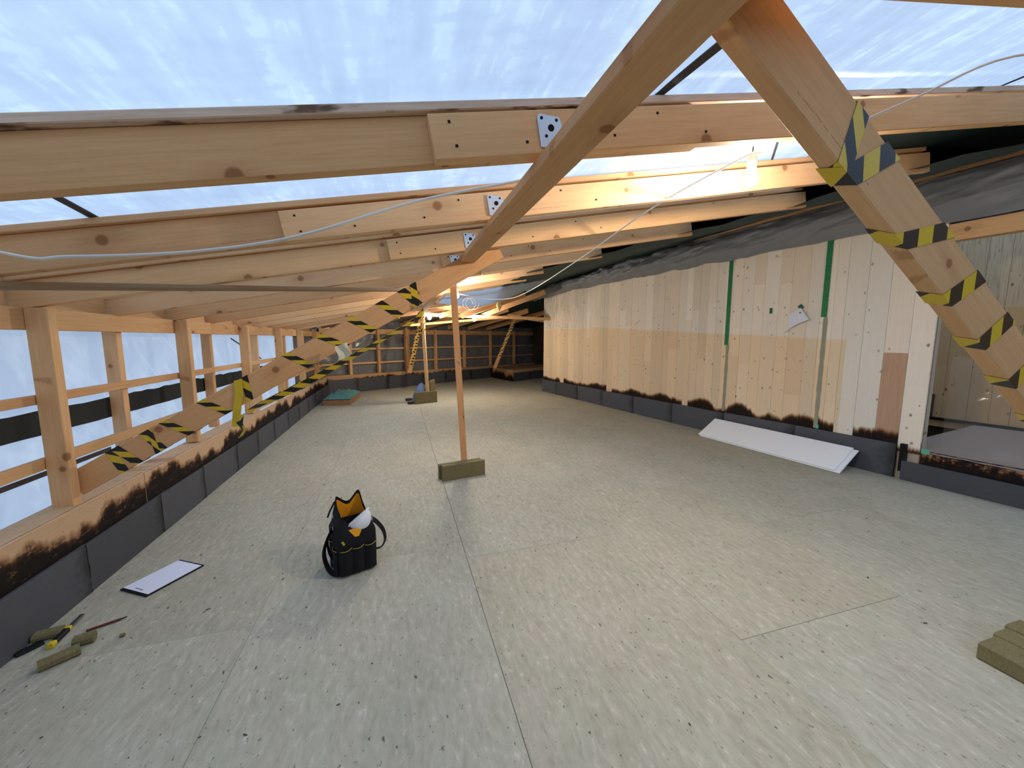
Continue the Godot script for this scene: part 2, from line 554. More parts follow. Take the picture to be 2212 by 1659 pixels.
# ------------------------------------------------------------------ floor
func build_floor() -> void:
	var fl := setting("floor", "floor of pale brown mineral wool insulation boards")
	put("subfloor", box(10.6, 0.12, 24.6, 0.0), M.subfloor, fl, Transform3D(Basis(), Vector3(3.0, -0.12, -5.9)))
	var cols := [[-1.82, -0.7785, -3.97], [-0.777, 0.402, -4.44], [0.4045, 1.602, -2.48], [1.603, 2.782, -1.37], [2.783, 3.962, -2.3], [3.963, 5.142, -3.0], [5.143, 6.4, -2.1]]
	for ci in cols.size():
		var c: Array = cols[ci]
		for k in range(-5, 9):
			var z1: float = c[2] - 1.8 * k
			var z0 := z1 - 1.7985
			if z1 > 6.0:
				z1 = 6.0
			if z1 <= z0 + 0.1 or z1 < -17:
				continue
			var w: float = c[1] - c[0]
			var l := z1 - z0
			var st := st_new()
			var uo := rng.randf() * 1.1
			var vo := rng.randf() * 0.55
			var b := 0.0012
			var t := 0.06
			# top with its own uv, chamfered rim, sides
			var q := [Vector3(b, 0, -b), Vector3(w - b, 0, -b), Vector3(w - b, 0, -l + b), Vector3(b, 0, -l + b)]
			var e := [Vector3(0, -b, 0), Vector3(w, -b, 0), Vector3(w, -b, -l), Vector3(0, -b, -l)]
			quad(st, q[0], q[1], q[2], q[3], Vector2(uo, vo), Vector2(uo + w, vo), Vector2(uo + w, vo + l), Vector2(uo, vo + l))
			for i in 4:
				var j := (i + 1) % 4
				quad(st, e[i], e[j], q[j], q[i], Vector2(uo, vo), Vector2(uo + 1, vo), Vector2(uo + 1, vo + 0.01), Vector2(uo, vo + 0.01))
				quad(st, e[i] - UP3 * t, e[j] - UP3 * t, e[j], e[i], Vector2(uo, vo), Vector2(uo + 1, vo), Vector2(uo + 1, vo + 0.06), Vector2(uo, vo + 0.06))
			var mat: StandardMaterial3D = [M.wool, M.wool2, M.wool3][rng.randi() % 3]
			put("board", done(st), mat, fl, Transform3D(Basis(), Vector3(c[0], -rng.randf() * 0.0015, z1)))

# felt panel standing against an upstand: s along, foot at p, facing away from n
func felt_panel(parent: Node, p: Vector3, dir: Vector3, n: Vector3, l: float, h: float, proud: float, flip := false) -> void:
	var st := st_new()
	var t := 0.012 + proud
	var a := p - n * 0.002
	var rows := 2
	var f0 := p - n * t
	var wob := rng.randf_range(-0.004, 0.004)
	var tl := f0 + UP3 * (h + wob)
	var tr := f0 + dir * l + UP3 * (h - wob)
	var br := f0 + dir * l
	var u0 := 1.0 if flip else 0.0
	var u1 := 0.0 if flip else 1.0
	quad(st, f0, br, tr, tl, Vector2(u0, 1), Vector2(u1, 1), Vector2(u1, 0), Vector2(u0, 0))
	quad(st, tl, tr, tr + n * t, tl + n * t, Vector2(0.1, 0.1), Vector2(0.3, 0.1), Vector2(0.3, 0.2), Vector2(0.1, 0.2))
	quad(st, br, br + n * t, tr + n * t, tr, Vector2(0.1, 0.1), Vector2(0.3, 0.1), Vector2(0.3, 0.2), Vector2(0.1, 0.2))
	quad(st, f0 + n * t, f0, tl, tl + n * t, Vector2(0.1, 0.1), Vector2(0.3, 0.1), Vector2(0.3, 0.2), Vector2(0.1, 0.2))
	put("felt_panel", done(st), M.felt if rng.randf() < 0.6 else M.felt2, parent)
	# bead of bitumen squeezed out at the overlap
	var pts := PackedVector3Array()
	for i in 7:
		pts.append(f0 + dir * (l + rng.randf_range(-0.004, 0.004)) + UP3 * (h * i / 6.0) + n * 0.004)
	put("bitumen_bead", tube(pts, 0.006, 5), M.bitumen, parent)

# ------------------------------------------------------------------ left wall
func build_left_wall() -> void:
	var w := setting("wall_left", "timber stud wall with white sheeting on a scorched upstand beam")
	# upstand beam in three lengths, charred at its foot
	var ct := char_texture(2048, 160, 8.0, 2.0, 0.36, 1.05, 0.10)
	var cm := std(Color(1, 1, 1), 0.8, ct)
	var cuts := [6.0, 0.4, -3.38, -7.2, -11.15]
	for i in 4:
		var z1: float = cuts[i]
		var z0: float = cuts[i + 1] + 0.004
		var h := 0.235 - 0.012 * maxi(0, i - 1)
		var st := st_new()
		var uo := 0.13 * i
		var l := z1 - z0
		var y0 := 0.29
		var y1 := 0.29 + h
		var xf := -1.822 - 0.002 * (i % 2)
		var xb := -1.99
		var ul := l / 8.0
		quad(st, Vector3(xf, y0, z1), Vector3(xf, y0, z0), Vector3(xf, y1 - 0.006, z0), Vector3(xf, y1 - 0.006, z1), Vector2(uo, 1), Vector2(uo + ul, 1), Vector2(uo + ul, 0.02), Vector2(uo, 0.02))
		quad(st, Vector3(xf, y1 - 0.006, z1), Vector3(xf, y1 - 0.006, z0), Vector3(xf - 0.006, y1, z0), Vector3(xf - 0.006, y1, z1), Vector2(uo, 0.02), Vector2(uo + ul, 0.02), Vector2(uo + ul, 0), Vector2(uo, 0))
		quad(st, Vector3(xf - 0.006, y1, z1), Vector3(xf - 0.006, y1, z0), Vector3(xb, y1, z0), Vector3(xb, y1, z1), Vector2(uo, 0.0), Vector2(uo + ul, 0.0), Vector2(uo + ul, 0.06), Vector2(uo, 0.06))
		quad(st, Vector3(xb, y1, z1), Vector3(xb, y1, z0), Vector3(xb, -0.1, z0), Vector3(xb, -0.1, z1))
		quad(st, Vector3(xf, y0, z1), Vector3(xf, y1, z1), Vector3(xb, y1, z1), Vector3(xb, y0, z1), Vector2(uo, 0.1), Vector2(uo + .01, 0), Vector2(uo + .03, 0), Vector2(uo + .03, 0.1))
		quad(st, Vector3(xf, y0, z0), Vector3(xb, y0, z0), Vector3(xb, y1, z0), Vector3(xf, y1, z0), Vector2(uo, 0.1), Vector2(uo + .01, 0), Vector2(uo + .03, 0), Vector2(uo + .03, 0.1))
		quad(st, Vector3(xf - 0.005, -0.1, z1), Vector3(xf - 0.005, -0.1, z0), Vector3(xf - 0.005, y0, z0), Vector3(xf - 0.005, y0, z1), Vector2(uo, 1), Vector2(uo + ul, 1), Vector2(uo + ul, 0.98), Vector2(uo, 0.98))
		put("upstand_beam", done(st), cm, w)
	var zs := [6.0, 5.2, 4.4, 3.7, 3.0, 2.3, 1.55, 0.8, 0.05, -0.7, -1.4, -2.05, -2.75, -3.50, -4.18, -4.97, -5.65, -6.36, -7.10, -7.85, -8.6, -9.35, -10.1, -10.85, -11.15]
	for i in zs.size() - 1:
		felt_panel(w, Vector3(-1.812, 0, zs[i]), Vector3(0, 0, -1), Vector3(-1, 0, 0), zs[i] - zs[i + 1], 0.30, 0.003 * (i % 2))
	# studs: the front row carries every second rafter, the back row stands behind the rails
	var i2 := 0
	for k in range(-8, 14):
		var z := -1.335 - 0.738 * (k - 1)
		if z > 6.0 or z < -11.0:
			continue
		if k % 2 != 0:
			beam("stud", Vector3(-1.905, 0.525 if z > -7 else 0.505, z - 0.01), Vector3(-1.905, 1.668, z - 0.01), 0.10, 0.062, Vector3(1, 0, 0), woods(i2), w)
		else:
			beam("stud", Vector3(-2.045, 0.50, z - 0.06), Vector3(-2.045, 1.668, z - 0.06), 0.085, 0.062, Vector3(1, 0, 0), woods(i2), w)
		i2 += 1
	# rails, top plate and blocking between rafters
	var bounds := [6.0, -1.41, -5.0, -8.4, -11.2]
	for i in 4:
		var a: float = bounds[i]
		var b: float = bounds[i + 1] + 0.003
		beam("rail", Vector3(-1.978, 1.155, a), Vector3(-1.978, 1.155, b), 0.052, 0.04, UP3, woods(i + 1), w)
		beam("rail", Vector3(-1.978, 0.785, a), Vector3(-1.978, 0.785, b), 0.062, 0.04, UP3, woods(i), w)
		beam("top_plate", Vector3(-1.978, 1.607, a), Vector3(-1.978, 1.607, b), 0.122, 0.044, UP3, woods(i), w)
	for k in range(-8, 13):
		var z := -1.335 - 0.738 * (k - 1)
		beam("blocking", Vector3(-2.02, 1.751, z - 0.05), Vector3(-2.02, 1.751, z - 0.685), 0.164, 0.04, UP3, woods(k + 2), w)
	# white sheet outside the studs, dark behind the far end
	var sh := func(z0: float, z1: float) -> ArrayMesh:
		return sheet(60, 16, func(a: float, b: float) -> Vector3:
			var z := lerpf(z0, z1, a)
			var y := lerpf(-0.1, 2.06, b)
			return Vector3(-2.118 - 0.022 * (1.0 + nz.get_noise_2d(z * 1.6 + y * 1.3, y * 1.1) + 0.5 * nz.get_noise_2d(z * 4.0 - y * 3.0, y * 2.0)), y, z), func(a: float, b: float) -> Vector2:
			return Vector2(lerpf(z0, z1, a), lerpf(-0.1, 2.06, b)))
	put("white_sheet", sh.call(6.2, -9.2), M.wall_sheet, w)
	put("dark_sheet", sh.call(-9.2, -11.6), M.dark_sheet, w)
	# dark band on the sheet, built as a strip just inside it
	put("dark_strip", sheet(120, 2, func(a: float, b: float) -> Vector3:
		var z := lerpf(2.4, -8.2, a)
		var top := 1.062 + 0.012 * nz.get_noise_1d(z * 5.0) + (0.008 if nz.get_noise_1d(z * 1.7 + 20.0) > 0.3 else 0.0)
		var bot := 0.915 + 0.006 * nz.get_noise_1d(z * 2.0 + 8.0)
		return Vector3(-2.095 + 0.006 * sin(z * 3.0), lerpf(bot, top, b), z), func(a: float, b: float) -> Vector2: return Vector2(a, b)), M.dark_band, w)

# ------------------------------------------------------------------ far wall
func fw(s: float, y: float, off := 0.0) -> Vector3:
	return FP + FD * s + UP3 * y + FN * off

func build_far_wall() -> void:
	var w := setting("wall_back", "far timber stud wall with dark plastic sheeting on scorched upstand")
	var ct := char_texture(1024, 96, 7.0, 33.0, 0.35, 1.0, 0.12)
	var cm := std(Color(0.95, 0.9, 0.85), 0.8, ct)
	var st := st_new()
	for i in 14:
		var a := 12.0 * i / 14.0 - 0.1
		var b := 12.0 * (i + 1) / 14.0 - 0.1
		var ha := 0.50 - 0.008 * a
		var hb := 0.50 - 0.008 * b
		quad(st, fw(a, 0.25), fw(b, 0.25), fw(b, hb), fw(a, ha), Vector2(a / 7, 1), Vector2(b / 7, 1), Vector2(b / 7, 0), Vector2(a / 7, 0))
		quad(st, fw(a, ha), fw(b, hb), fw(b, hb, 0.2), fw(a, ha, 0.2), Vector2(a / 7, 0.02), Vector2(b / 7, 0.02), Vector2(b / 7, 0.06), Vector2(a / 7, 0.06))
		quad(st, fw(a, -0.1), fw(b, -0.1), fw(b, 0.25), fw(a, 0.25), Vector2(a / 7, 1), Vector2(b / 7, 1), Vector2(b / 7, 0.98), Vector2(a / 7, 0.98))
	put("upstand_beam", done(st), cm, w)
	var ss := [-0.05, 0.93, 1.88, 3.2, 4.1, 5.3, 6.33]
	for i in ss.size() - 1:
		felt_panel(w, fw(ss[i], 0, -0.012), FD, FN, ss[i + 1] - ss[i], 0.385 - 0.003 * i, 0.003 * (i % 2))
	for i in 6:
		felt_panel(w, fw(6.9 + 0.9 * i, 0, -0.012), FD, FN, 0.9, 0.37, 0.003 * (i % 2))
	var studs := [0.78, 1.65, 2.67, 3.75, 5.04, 6.4, 7.8, 9.25, 10.6]
	for i in studs.size():
		var s: float = studs[i]
		beam("stud", fw(s, 0.45, 0.10), fw(s, 1.79, 0.10), 0.10, 0.075, FN, woods(i), w)
	for h in [[0.79, 0.055], [1.2, 0.055], [1.70, 0.145]]:
		for i in 4:
			beam("top_plate" if h[0] > 1.5 else "rail", fw(3.0 * i, h[0], 0.165), fw(3.0 * i + 2.997, h[0], 0.165), h[1], 0.04, UP3, woods(i), w)
	beam("stud", fw(2.55, 0.45, 0.02), fw(2.55, 2.05, 0.02), 0.10, 0.06, FN, M.wood3, w)
	put("dark_sheet", sheet(200, 34, func(a: float, b: float) -> Vector3:
		var s := lerpf(-0.4, 12.2, a)
		var y := lerpf(-0.1, 2.15, b)
		return fw(s, y, 0.235 + 0.035 * (nz.get_noise_2d(s * 2.6 + y * 2.0, y * 2.4) + 0.6 * nz.get_noise_2d(s * 7.0 - y * 5.0, y * 5.0) + 0.25 * nz.get_noise_2d(s * 15.0 + y * 12.0, y * 9.0))), func(a: float, b: float) -> Vector2: return Vector2(a, b)), M.dark_sheet, w)
	# low scorched kerb that juts out before the far wall
	var k := setting("trim_1", "low scorched timber kerb with felt before the far wall")
	var p0 := Vector3(3.44, 0, -14.35)
	var p1 := Vector3(3.80, 0, -12.85)
	var p2 := Vector3(5.6, 0, -13.95)
	var s2 := st_new()
	quad(s2, p0, p1, p1 + UP3 * 0.40, p0 + UP3 * 0.40, Vector2(0.52, 1), Vector2(0.74, 1), Vector2(0.74, 0), Vector2(0.52, 0))
	quad(s2, p1, p2, p2 + UP3 * 0.42, p1 + UP3 * 0.40, Vector2(0.1, 1), Vector2(0.4, 1), Vector2(0.4, 0), Vector2(0.1, 0))
	quad(s2, p1 + UP3 * 0.40, p2 + UP3 * 0.42, p2 + Vector3(0.1, 0.42, -1.2), p0 + UP3 * 0.40, Vector2(0.1, 0.03), Vector2(0.4, 0.03), Vector2(0.4, 0.05), Vector2(0.1, 0.05))
	put("kerb_timber", done(s2), cm, k)
	var dk := (p2 - p1).normalized()
	var nk := Vector3(dk.z, 0, -dk.x) * -1.0
	nk = Vector3(-dk.z, 0, dk.x)
	if nk.z > 0:
		nk = -nk
	for i in 2:
		felt_panel(k, p1 + dk * (0.03 + 0.95 * i) - nk * 0.012, dk, nk, 0.93, 0.30, 0.002 * i)

# ------------------------------------------------------------------ cross laminated wall on the right
func cw(s: float, y: float, off := 0.0) -> Vector3:
	return CP + CD * s + UP3 * y + CN * off

func clt_texture(w: int, h: int, length: float, height: float, edges: Array, tones: Array, scorch: bool) -> ImageTexture:
	var r2 := RandomNumberGenerator.new()
	r2.seed = 91
	var lam := PackedInt32Array()
	lam.resize(w)
	for x in w:
		var s := float(x) / w * length
		var k := 0
		while k < edges.size() - 2 and s > edges[k + 1]:
			k += 1
		lam[x] = k
	var kn := PackedFloat32Array()
	kn.resize(w * h)
	for i in 360:
		var kx := r2.randf() * w
		var ky := r2.randf() * h
		var rr := r2.randf_range(0.9, 2.7)
		var st := r2.randf_range(0.2, 0.95)
		for dy in range(-10, 11):
			for dx in range(-6, 7):
				var x := int(kx) + dx
				var y := int(ky) + dy
				if x < 0 or y < 0 or x >= w or y >= h:
					continue
				var e := sqrt(dx * dx + dy * dy * 0.55) / rr
				kn[y * w + x] = maxf(kn[y * w + x], clampf(1.35 - e, 0, 1) * st)
	return tex(w, h, func(x: int, y: int) -> Color:
		var s := float(x) / w * length
		var t := (1.0 - float(y) / h) * height
		var k := lam[x]
		var tn: Array = tones[k]
		var g := nz.get_noise_2d(x * 0.36 + k * 17.0, t * 1.3) * 0.5 + nz.get_noise_2d(x * 0.95 + k * 7.0, t * 3.2) * 0.4
		var tone: float = tn[0] if t > tn[2] else tn[1]
		var c := Color(0.975, 0.94, 0.89).lerp(Color(0.87, 0.81, 0.74), clampf(tone + 0.30 * g, 0, 1))
		# wood once covered by something lower down is browner than the bleached part above
		var line := 1.76 - 0.058 * maxf(0.0, s - 2.5) + 0.02 * nz.get_noise_1d(k * 5.0)
		if s < 7.05:
			var low := clampf((line - t) / 0.035, 0, 1)
			c = c.lerp(Color(c.r * 0.985, c.g * 0.925, c.b * 0.83), low)
		if t > line and s < 2.8:
			var grey_streak := nz.get_noise_2d(x * 0.30, t * 2.0 + 40.0)  # grey-brown upright streaks, stronger towards the far end
			c = c.lerp(Color(0.55, 0.49, 0.42), clampf(grey_streak * 1.3 * (1.0 - s / 3.4), 0, 0.7))
		if tn[3] > 0.5 and t < 1.35 and t > 0.36:
			c = Color(0.80, 0.67, 0.57).lerp(Color(0.70, 0.57, 0.47), clampf(0.5 + g, 0, 1))
		c = c.lerp(Color(0.36, 0.25, 0.17), kn[y * w + x] * 0.75)
		if scorch:
			var reach := 0.36 + 0.055 + 0.13 * clampf(0.55 + 0.9 * nz.get_noise_1d(s * 1.5 + 3.0) + 0.18 * nz.get_noise_1d(s * 6.0), 0, 1) * clampf(0.55 + s * 0.10, 0, 1.15)
			reach += 0.022 * nz.get_noise_1d(k * 7.3) + 0.012 * nz.get_noise_1d(s * 30.0) + 0.010 * nz.get_noise_1d(s * 90.0)
			if tn[4] > 0.5:
				reach = 0.365 + 0.02 * nz.get_noise_1d(s * 60.0)
			var a := clampf((reach - t) / 0.10, 0, 1)
			a *= clampf(1.05 + 0.6 * nz.get_noise_2d(x * 0.4, t * 2.0) + 0.5 * nz.get_noise_2d(x * 0.05, 7.0), 0, 1)
			var burn := Color(0.52, 0.34, 0.19).lerp(Color(0.12, 0.07, 0.05), clampf(a * 1.8 - 0.35, 0, 1))
			c = c.lerp(burn, clampf(a * 2.2, 0, 1))
		return c)

func build_right_wall() -> void:
	var w := setting("wall_right", "cross laminated timber wall of upright spruce lamellae, scorched at its foot")
	var r2 := RandomNumberGenerator.new()
	r2.seed = 5
	var edges := [0.0]
	var tones := []
	while edges[-1] < 7.55:
		var wd := r2.randf_range(0.11, 0.20)
		edges.append(edges[-1] + wd)
	edges[-1] = 7.78
	# the reddish lamella and the pale one at the door end
	edges[-2] = 7.60
	edges[-3] = 7.40
	edges[-4] = 7.20
	for i in edges.size() - 1:
		var mid: float = (edges[i] + edges[i + 1]) / 2
		tones.append([r2.randf_range(0.0, 0.55), r2.randf_range(0.0, 0.45), r2.randf_range(0.7, 2.3), 0.0, 1.0 if r2.randf() < 0.1 else 0.0])
	var n := edges.size() - 1
	tones[n - 1] = [0.1, 0.05, 1.0, 0.0, 1.0]
	tones[n - 2] = [0.25, 0.3, 1.4, 1.0, 0.0]
	tones[n - 3] = [0.05, 0.1, 1.0, 0.0, 0.0]
	var t := clt_texture(1600, 560, 7.78, 2.72, edges, tones, true)
	var m := std(Color(1, 1, 1), 0.75, t)
	var mats := [m]
	for v in [Color(0.97, 0.965, 0.96), Color(1.0, 0.985, 0.965), Color(0.95, 0.955, 0.95)]:
		var m2 := m.duplicate()
		m2.albedo_color = v
		mats.append(m2)
	for i in n:
		var a: float = edges[i] + 0.0004
		var b: float = edges[i + 1] - 0.0004
		var o := r2.randf_range(0.0, 0.0025)
		var st := st_new()
		var ua := a / 7.78
		var ub := b / 7.78
		var f := func(s: float, y: float, off: float) -> Vector3: return cw(s, y, off + 0.004)
		var c := 0.001
		quad(st, f.call(a + c, 0.30, o), f.call(b - c, 0.30, o), f.call(b - c, 2.72, o), f.call(a + c, 2.72, o), Vector2(ua, 1 - 0.30 / 2.72), Vector2(ub, 1 - 0.30 / 2.72), Vector2(ub, 0), Vector2(ua, 0))
		quad(st, f.call(a, 0.30, o + 0.02), f.call(a + c, 0.30, o), f.call(a + c, 2.72, o), f.call(a, 2.72, o + 0.02), Vector2(ua, 0.89), Vector2(ua, 0.89), Vector2(ua, 0), Vector2(ua, 0))
		quad(st, f.call(b - c, 0.30, o), f.call(b, 0.30, o + 0.02), f.call(b, 2.72, o + 0.02), f.call(b - c, 2.72, o), Vector2(ub, 0.89), Vector2(ub, 0.89), Vector2(ub, 0), Vector2(ub, 0))
		quad(st, f.call(a, 2.72, o), f.call(b, 2.72, o), f.call(b, 2.72, o + 0.02), f.call(a, 2.72, o + 0.02), Vector2(ua, 0), Vector2(ub, 0), Vector2(ub, 0), Vector2(ua, 0))
		put("lamella", done(st), mats[r2.randi() % 4], w)
	# core layers behind, showing end grain in the door opening
	var core_m := std(Color(0.80, 0.76, 0.70), 0.8, t)
	var st2 := st_new()
	var s1 := 7.78
	quad(st2, cw(0, 0, 0.03), cw(s1 - 0.003, 0, 0.03), cw(s1 - 0.003, 2.72, 0.03), cw(0, 2.72, 0.03), Vector2(0, 0.3), Vector2(0.01, 0.3), Vector2(0.01, 0), Vector2(0, 0))
	for q in [[s1, 1.0], [0.0, -1.0]]:
		var s: float = q[0]
		var layers := [0.004, 0.034, 0.038, 0.075, 0.079, 0.125]
		for li in 3:
			var a: float = layers[li * 2]
			var b: float = layers[li * 2 + 1]
			var ins := 0.002 if li != 1 else 0.0
			var e := s - ins * float(q[1])
			var p := [cw(e, 0.12, a), cw(e, 0.12, b), cw(e, 2.72, b), cw(e, 2.72, a)]
			if q[1] > 0:
				quad(st2, p[0], p[1], p[2], p[3], Vector2(0.985, 0.86), Vector2(0.99, 0.86), Vector2(0.99, 0.1), Vector2(0.985, 0.1))
			else:
				quad(st2, p[1], p[0], p[3], p[2], Vector2(0.01, 0.8), Vector2(0.015, 0.8), Vector2(0.015, 0.1), Vector2(0.01, 0.1))
	quad(st2, cw(s1, 0, 0.125), cw(0, 0, 0.125), cw(0, 2.72, 0.125), cw(s1, 2.72, 0.125), Vector2(0, 0.6), Vector2(1, 0.6), Vector2(1, 0), Vector2(0, 0))
	put("core_layers", done(st2), core_m, w)
	put("upper_panel", box(9.0, 0.72, 0.04, 0.0), M.membrane, w, Transform3D(Basis(CD, UP3, -CN), cw(3.4, 3.07, 0.06)))  # added behind the membrane to stop sky light leaking over the wall
	var ss := [-0.02, 0.735, 1.70, 2.66, 3.62, 4.60, 5.58, 6.60, 7.60]
	for i in ss.size() - 1:
		felt_panel(w, cw(ss[i], 0, 0.002), CD, CN, ss[i + 1] - ss[i], 0.345 + 0.004 * (i % 3) + (0.02 if i > 5 else 0.0), 0.003 * (i % 2))
	# green tape over the vertical panel joints, with the stripped glue line below
	for q in [[5.54, 1.40, 2.70], [6.80, 1.76, 2.72]]:
		var s: float = q[0]
		var g := put("tape_strip", sheet(1, 12, func(a: float, b: float) -> Vector3:
			return cw(s - 0.032 + 0.064 * a, lerpf(q[1], q[2], b), -0.0015 + 0.001 * sin(b * 40.0)), func(a: float, b: float) -> Vector2: return Vector2(a, b * 1.6)), M.green_tape, w)
		g.set_meta("label", "green joint tape on the timber wall")
		var grey := std(Color(0.60, 0.60, 0.52), 0.8)
		put("glue_line", sheet(1, 20, func(a: float, b: float) -> Vector3:
			var wd := 0.022 + 0.010 * nz.get_noise_1d(b * 30.0 + s)
			return cw(s - wd + 2 * wd * a + 0.02, lerpf(0.38, q[1], b), -0.0008), func(a: float, b: float) -> Vector2: return Vector2(a, b)), grey, w)
	put("tape_scrap", box(0.035, 0.075, 0.002, 0.0005), M.green, w, Transform3D(Basis(CD, UP3, -CN), cw(6.165, 1.875, -0.001)))
	put("tape_scrap", box(0.03, 0.05, 0.003, 0.0005), M.mint, w, Transform3D(Basis(CD, UP3, -CN), cw(6.84, 0.40, -0.002)))

func build_inner_room() -> void:
	# low felt and scorched threshold in the opening beside the timber wall
	var th := setting("trim_2", "scorched threshold timber with dark felt before the opening")
	for i in 4:
		felt_panel(th, cw(7.66 + 1.0 * i, 0, -0.02), CD, CN, 0.99, 0.205, 0.002 * (i % 2))
	var ct := char_texture(1024, 64, 4.0, 71.0, 0.75, 1.4, 0.25)
	var cm := std(Color(0.95, 0.9, 0.85), 0.8, ct)
	var st := st_new()
	for i in 20:
		var a := 7.80 + 0.2 * i
		var b := a + 0.2
		var ya := 0.315 + 0.008 * nz.get_noise_1d(a * 3.0)
		var yb := 0.315 + 0.008 * nz.get_noise_1d(b * 3.0)
		quad(st, cw(a, 0.0, 0.01), cw(b, 0.0, 0.01), cw(b, yb, 0.01), cw(a, ya, 0.01), Vector2((a - 7.8) / 4, 1), Vector2((b - 7.8) / 4, 1), Vector2((b - 7.8) / 4, 0), Vector2((a - 7.8) / 4, 0))
		quad(st, cw(a, ya, 0.01), cw(b, yb, 0.01), cw(b, yb, 0.16), cw(a, ya, 0.16), Vector2((a - 7.8) / 4, 0), Vector2((b - 7.8) / 4, 0), Vector2((b - 7.8) / 4, .1), Vector2((a - 7.8) / 4, .1))
		# frayed strip of grey underlay on its edge
	put("threshold_timber", done(st), cm, th)
	put("underlay_edge", sheet(60, 2, func(a: float, b: float) -> Vector3:
		var s := 7.82 + 3.9 * a
		return cw(s, 0.322 + 0.012 * nz.get_noise_2d(s * 9.0, b * 3.0), 0.015 + 0.06 * b + 0.015 * nz.get_noise_1d(s * 14.0)), func(a: float, b: float) -> Vector2: return Vector2(a, b)), std(Color(0.62, 0.57, 0.52), 0.9), th)
	put("dark_corner_post", box(0.05, 0.30, 0.05, 0.004), M.bitumen, th, Transform3D(Basis(CD, UP3, -CN), cw(7.66, 0.235, -0.005)))
	put("tape_scrap", box(0.06, 0.05, 0.004, 0.0005), M.mint, th, Transform3D(Basis(CD, UP3, -CN), cw(7.82, 0.34, 0.0)))
	# floor of the room behind
	var fl := setting("floor_inner", "raised grey-brown floor of the room behind the opening")
	var f := st_new()
	quad(f, cw(7.5, 0.30, 0.14), cw(17.0, 0.30, 0.14), cw(17.0, 0.30, 3.4), cw(7.5, 0.30, 3.4), Vector2(0, 0), Vector2(6, 0), Vector2(6, 3), Vector2(0, 3))
	quad(f, cw(7.5, -0.1, 0.14), cw(17.0, -0.1, 0.14), cw(17.0, 0.30, 0.14), cw(7.5, 0.30, 0.14))
	put("floor_sheet", done(f), M.inner_floor, fl)
	# its back wall of laminated timber
	var bw := setting("wall_inner", "laminated timber back wall of the room behind the opening")
	var edges := [0.0]
	var tones := []
	var r2 := RandomNumberGenerator.new()
	r2.seed = 55
	while edges[-1] < 5.8:
		edges.append(edges[-1] + r2.randf_range(0.16, 0.30))
		tones.append([r2.randf_range(0.2, 0.5), r2.randf_range(0.2, 0.5), r2.randf_range(0.7, 2.3), 0.0, 0.0])
	var t := clt_texture(1024, 420, edges[-1], 3.2, edges, tones, false)
	var m := std(Color(0.94, 0.86, 0.74), 0.75, t)
	for i in edges.size() - 1:
		var a: float = edges[i] + 0.0015
		var b: float = edges[i + 1] - 0.0015
		var s0 := 8.0
		var o := r2.randf_range(0.0, 0.004)
		var st2 := st_new()
		var p := func(s: float, y: float, off: float) -> Vector3: return cw(s0 - 2.2 + s, y, 2.62 + off)
		quad(st2, p.call(a, 0.2, o), p.call(b, 0.2, o), p.call(b, 3.35, o), p.call(a, 3.35, o), Vector2(a / edges[-1], 1), Vector2(b / edges[-1], 1), Vector2(b / edges[-1], 0), Vector2(a / edges[-1], 0))
		quad(st2, p.call(a, 0.2, o + 0.03), p.call(a, 0.2, o), p.call(a, 3.35, o), p.call(a, 3.35, o + 0.03), Vector2(a / edges[-1], 1), Vector2(a / edges[-1], 1), Vector2(a / edges[-1], 0), Vector2(a / edges[-1], 0))
		put("lamella", done(st2), m, bw)
	put("backing_panel", box(26.0, 4.0, 0.1, 0.0), M.subfloor, bw, Transform3D(Basis(CD, UP3, -CN), cw(4.8, 1.7, 2.75)))  # runs on unseen past the room, lengthened to keep sky light out
	put("socket_plate", box(0.17, 0.36, 0.03, 0.004), std(Color(0.33, 0.31, 0.29), 0.5), bw, Transform3D(Basis(CD, UP3, -CN), cw(6.98, 0.50, 2.60)))
	beam("skirting", cw(5.8, 0.32, 2.60), cw(11.5, 0.32, 2.60), 0.04, 0.03, UP3, M.bitumen, bw)
	# lintel over the opening
	var li := setting("trim_3", "pale timber lintel over the opening")
	beam("lintel", cw(7.3, 2.52, 0.08), cw(12.0, 2.52, 0.08), 0.16, 0.12, UP3, M.pale_wood, li)
	put("upper_panel", box(4.4, 0.62, 0.05, 0.002), M.membrane, li, Transform3D(Basis(CD, UP3, -CN), cw(9.9, 2.91, 0.10)))
	# torn clear film hung in the opening
	var film := put("clear_film", sheet(14, 24, func(a: float, b: float) -> Vector3:
		var y := lerpf(0.33, 1.35, b) - 0.35 * a * b
		return cw(7.84 + 0.95 * a, y, 0.30 + 0.05 * nz.get_noise_2d(a * 9.0 + y * 2.0, y * 1.2) + 0.02 * nz.get_noise_2d(a * 30.0 - y * 9.0, y * 3.0)), func(a: float, b: float) -> Vector2: return Vector2(a, b)), M.clear)
	tag(film, "clear plastic film hanging wrinkled in the opening beside the timber wall", "plastic film")
	# walls behind the camera close the room
	var fr := setting("wall_front", "timber boarding at the near end of the attic")
	for i in 26:
		put("board", bar(3.9, 0.39, 0.03, 0.004), woods(i), fr, Transform3D(Basis(UP3, Vector3(1, 0, 0), Vector3(0, 0, -1)), Vector3(-2.2 + 0.4 * i, -0.2, 6.1)))
	put("backing_panel", box(10.8, 4.0, 0.06, 0.0), M.wood3, fr, Transform3D(Basis(), Vector3(3.0, 1.8, 6.16)))
	var rw := setting("wall_side", "laminated timber wall behind the camera on the right")
	for i in 19:
		put("board", bar(3.5, 0.28, 0.03, 0.004), woods(i), rw, Transform3D(Basis(UP3, CD, UP3.cross(CD)), cw(10.9 + 0.285 * i, -0.1, 0.02)))

# ------------------------------------------------------------------ roof
func roof_y(x: float) -> float:
	return 1.67 + (x + 1.9) * 0.1853

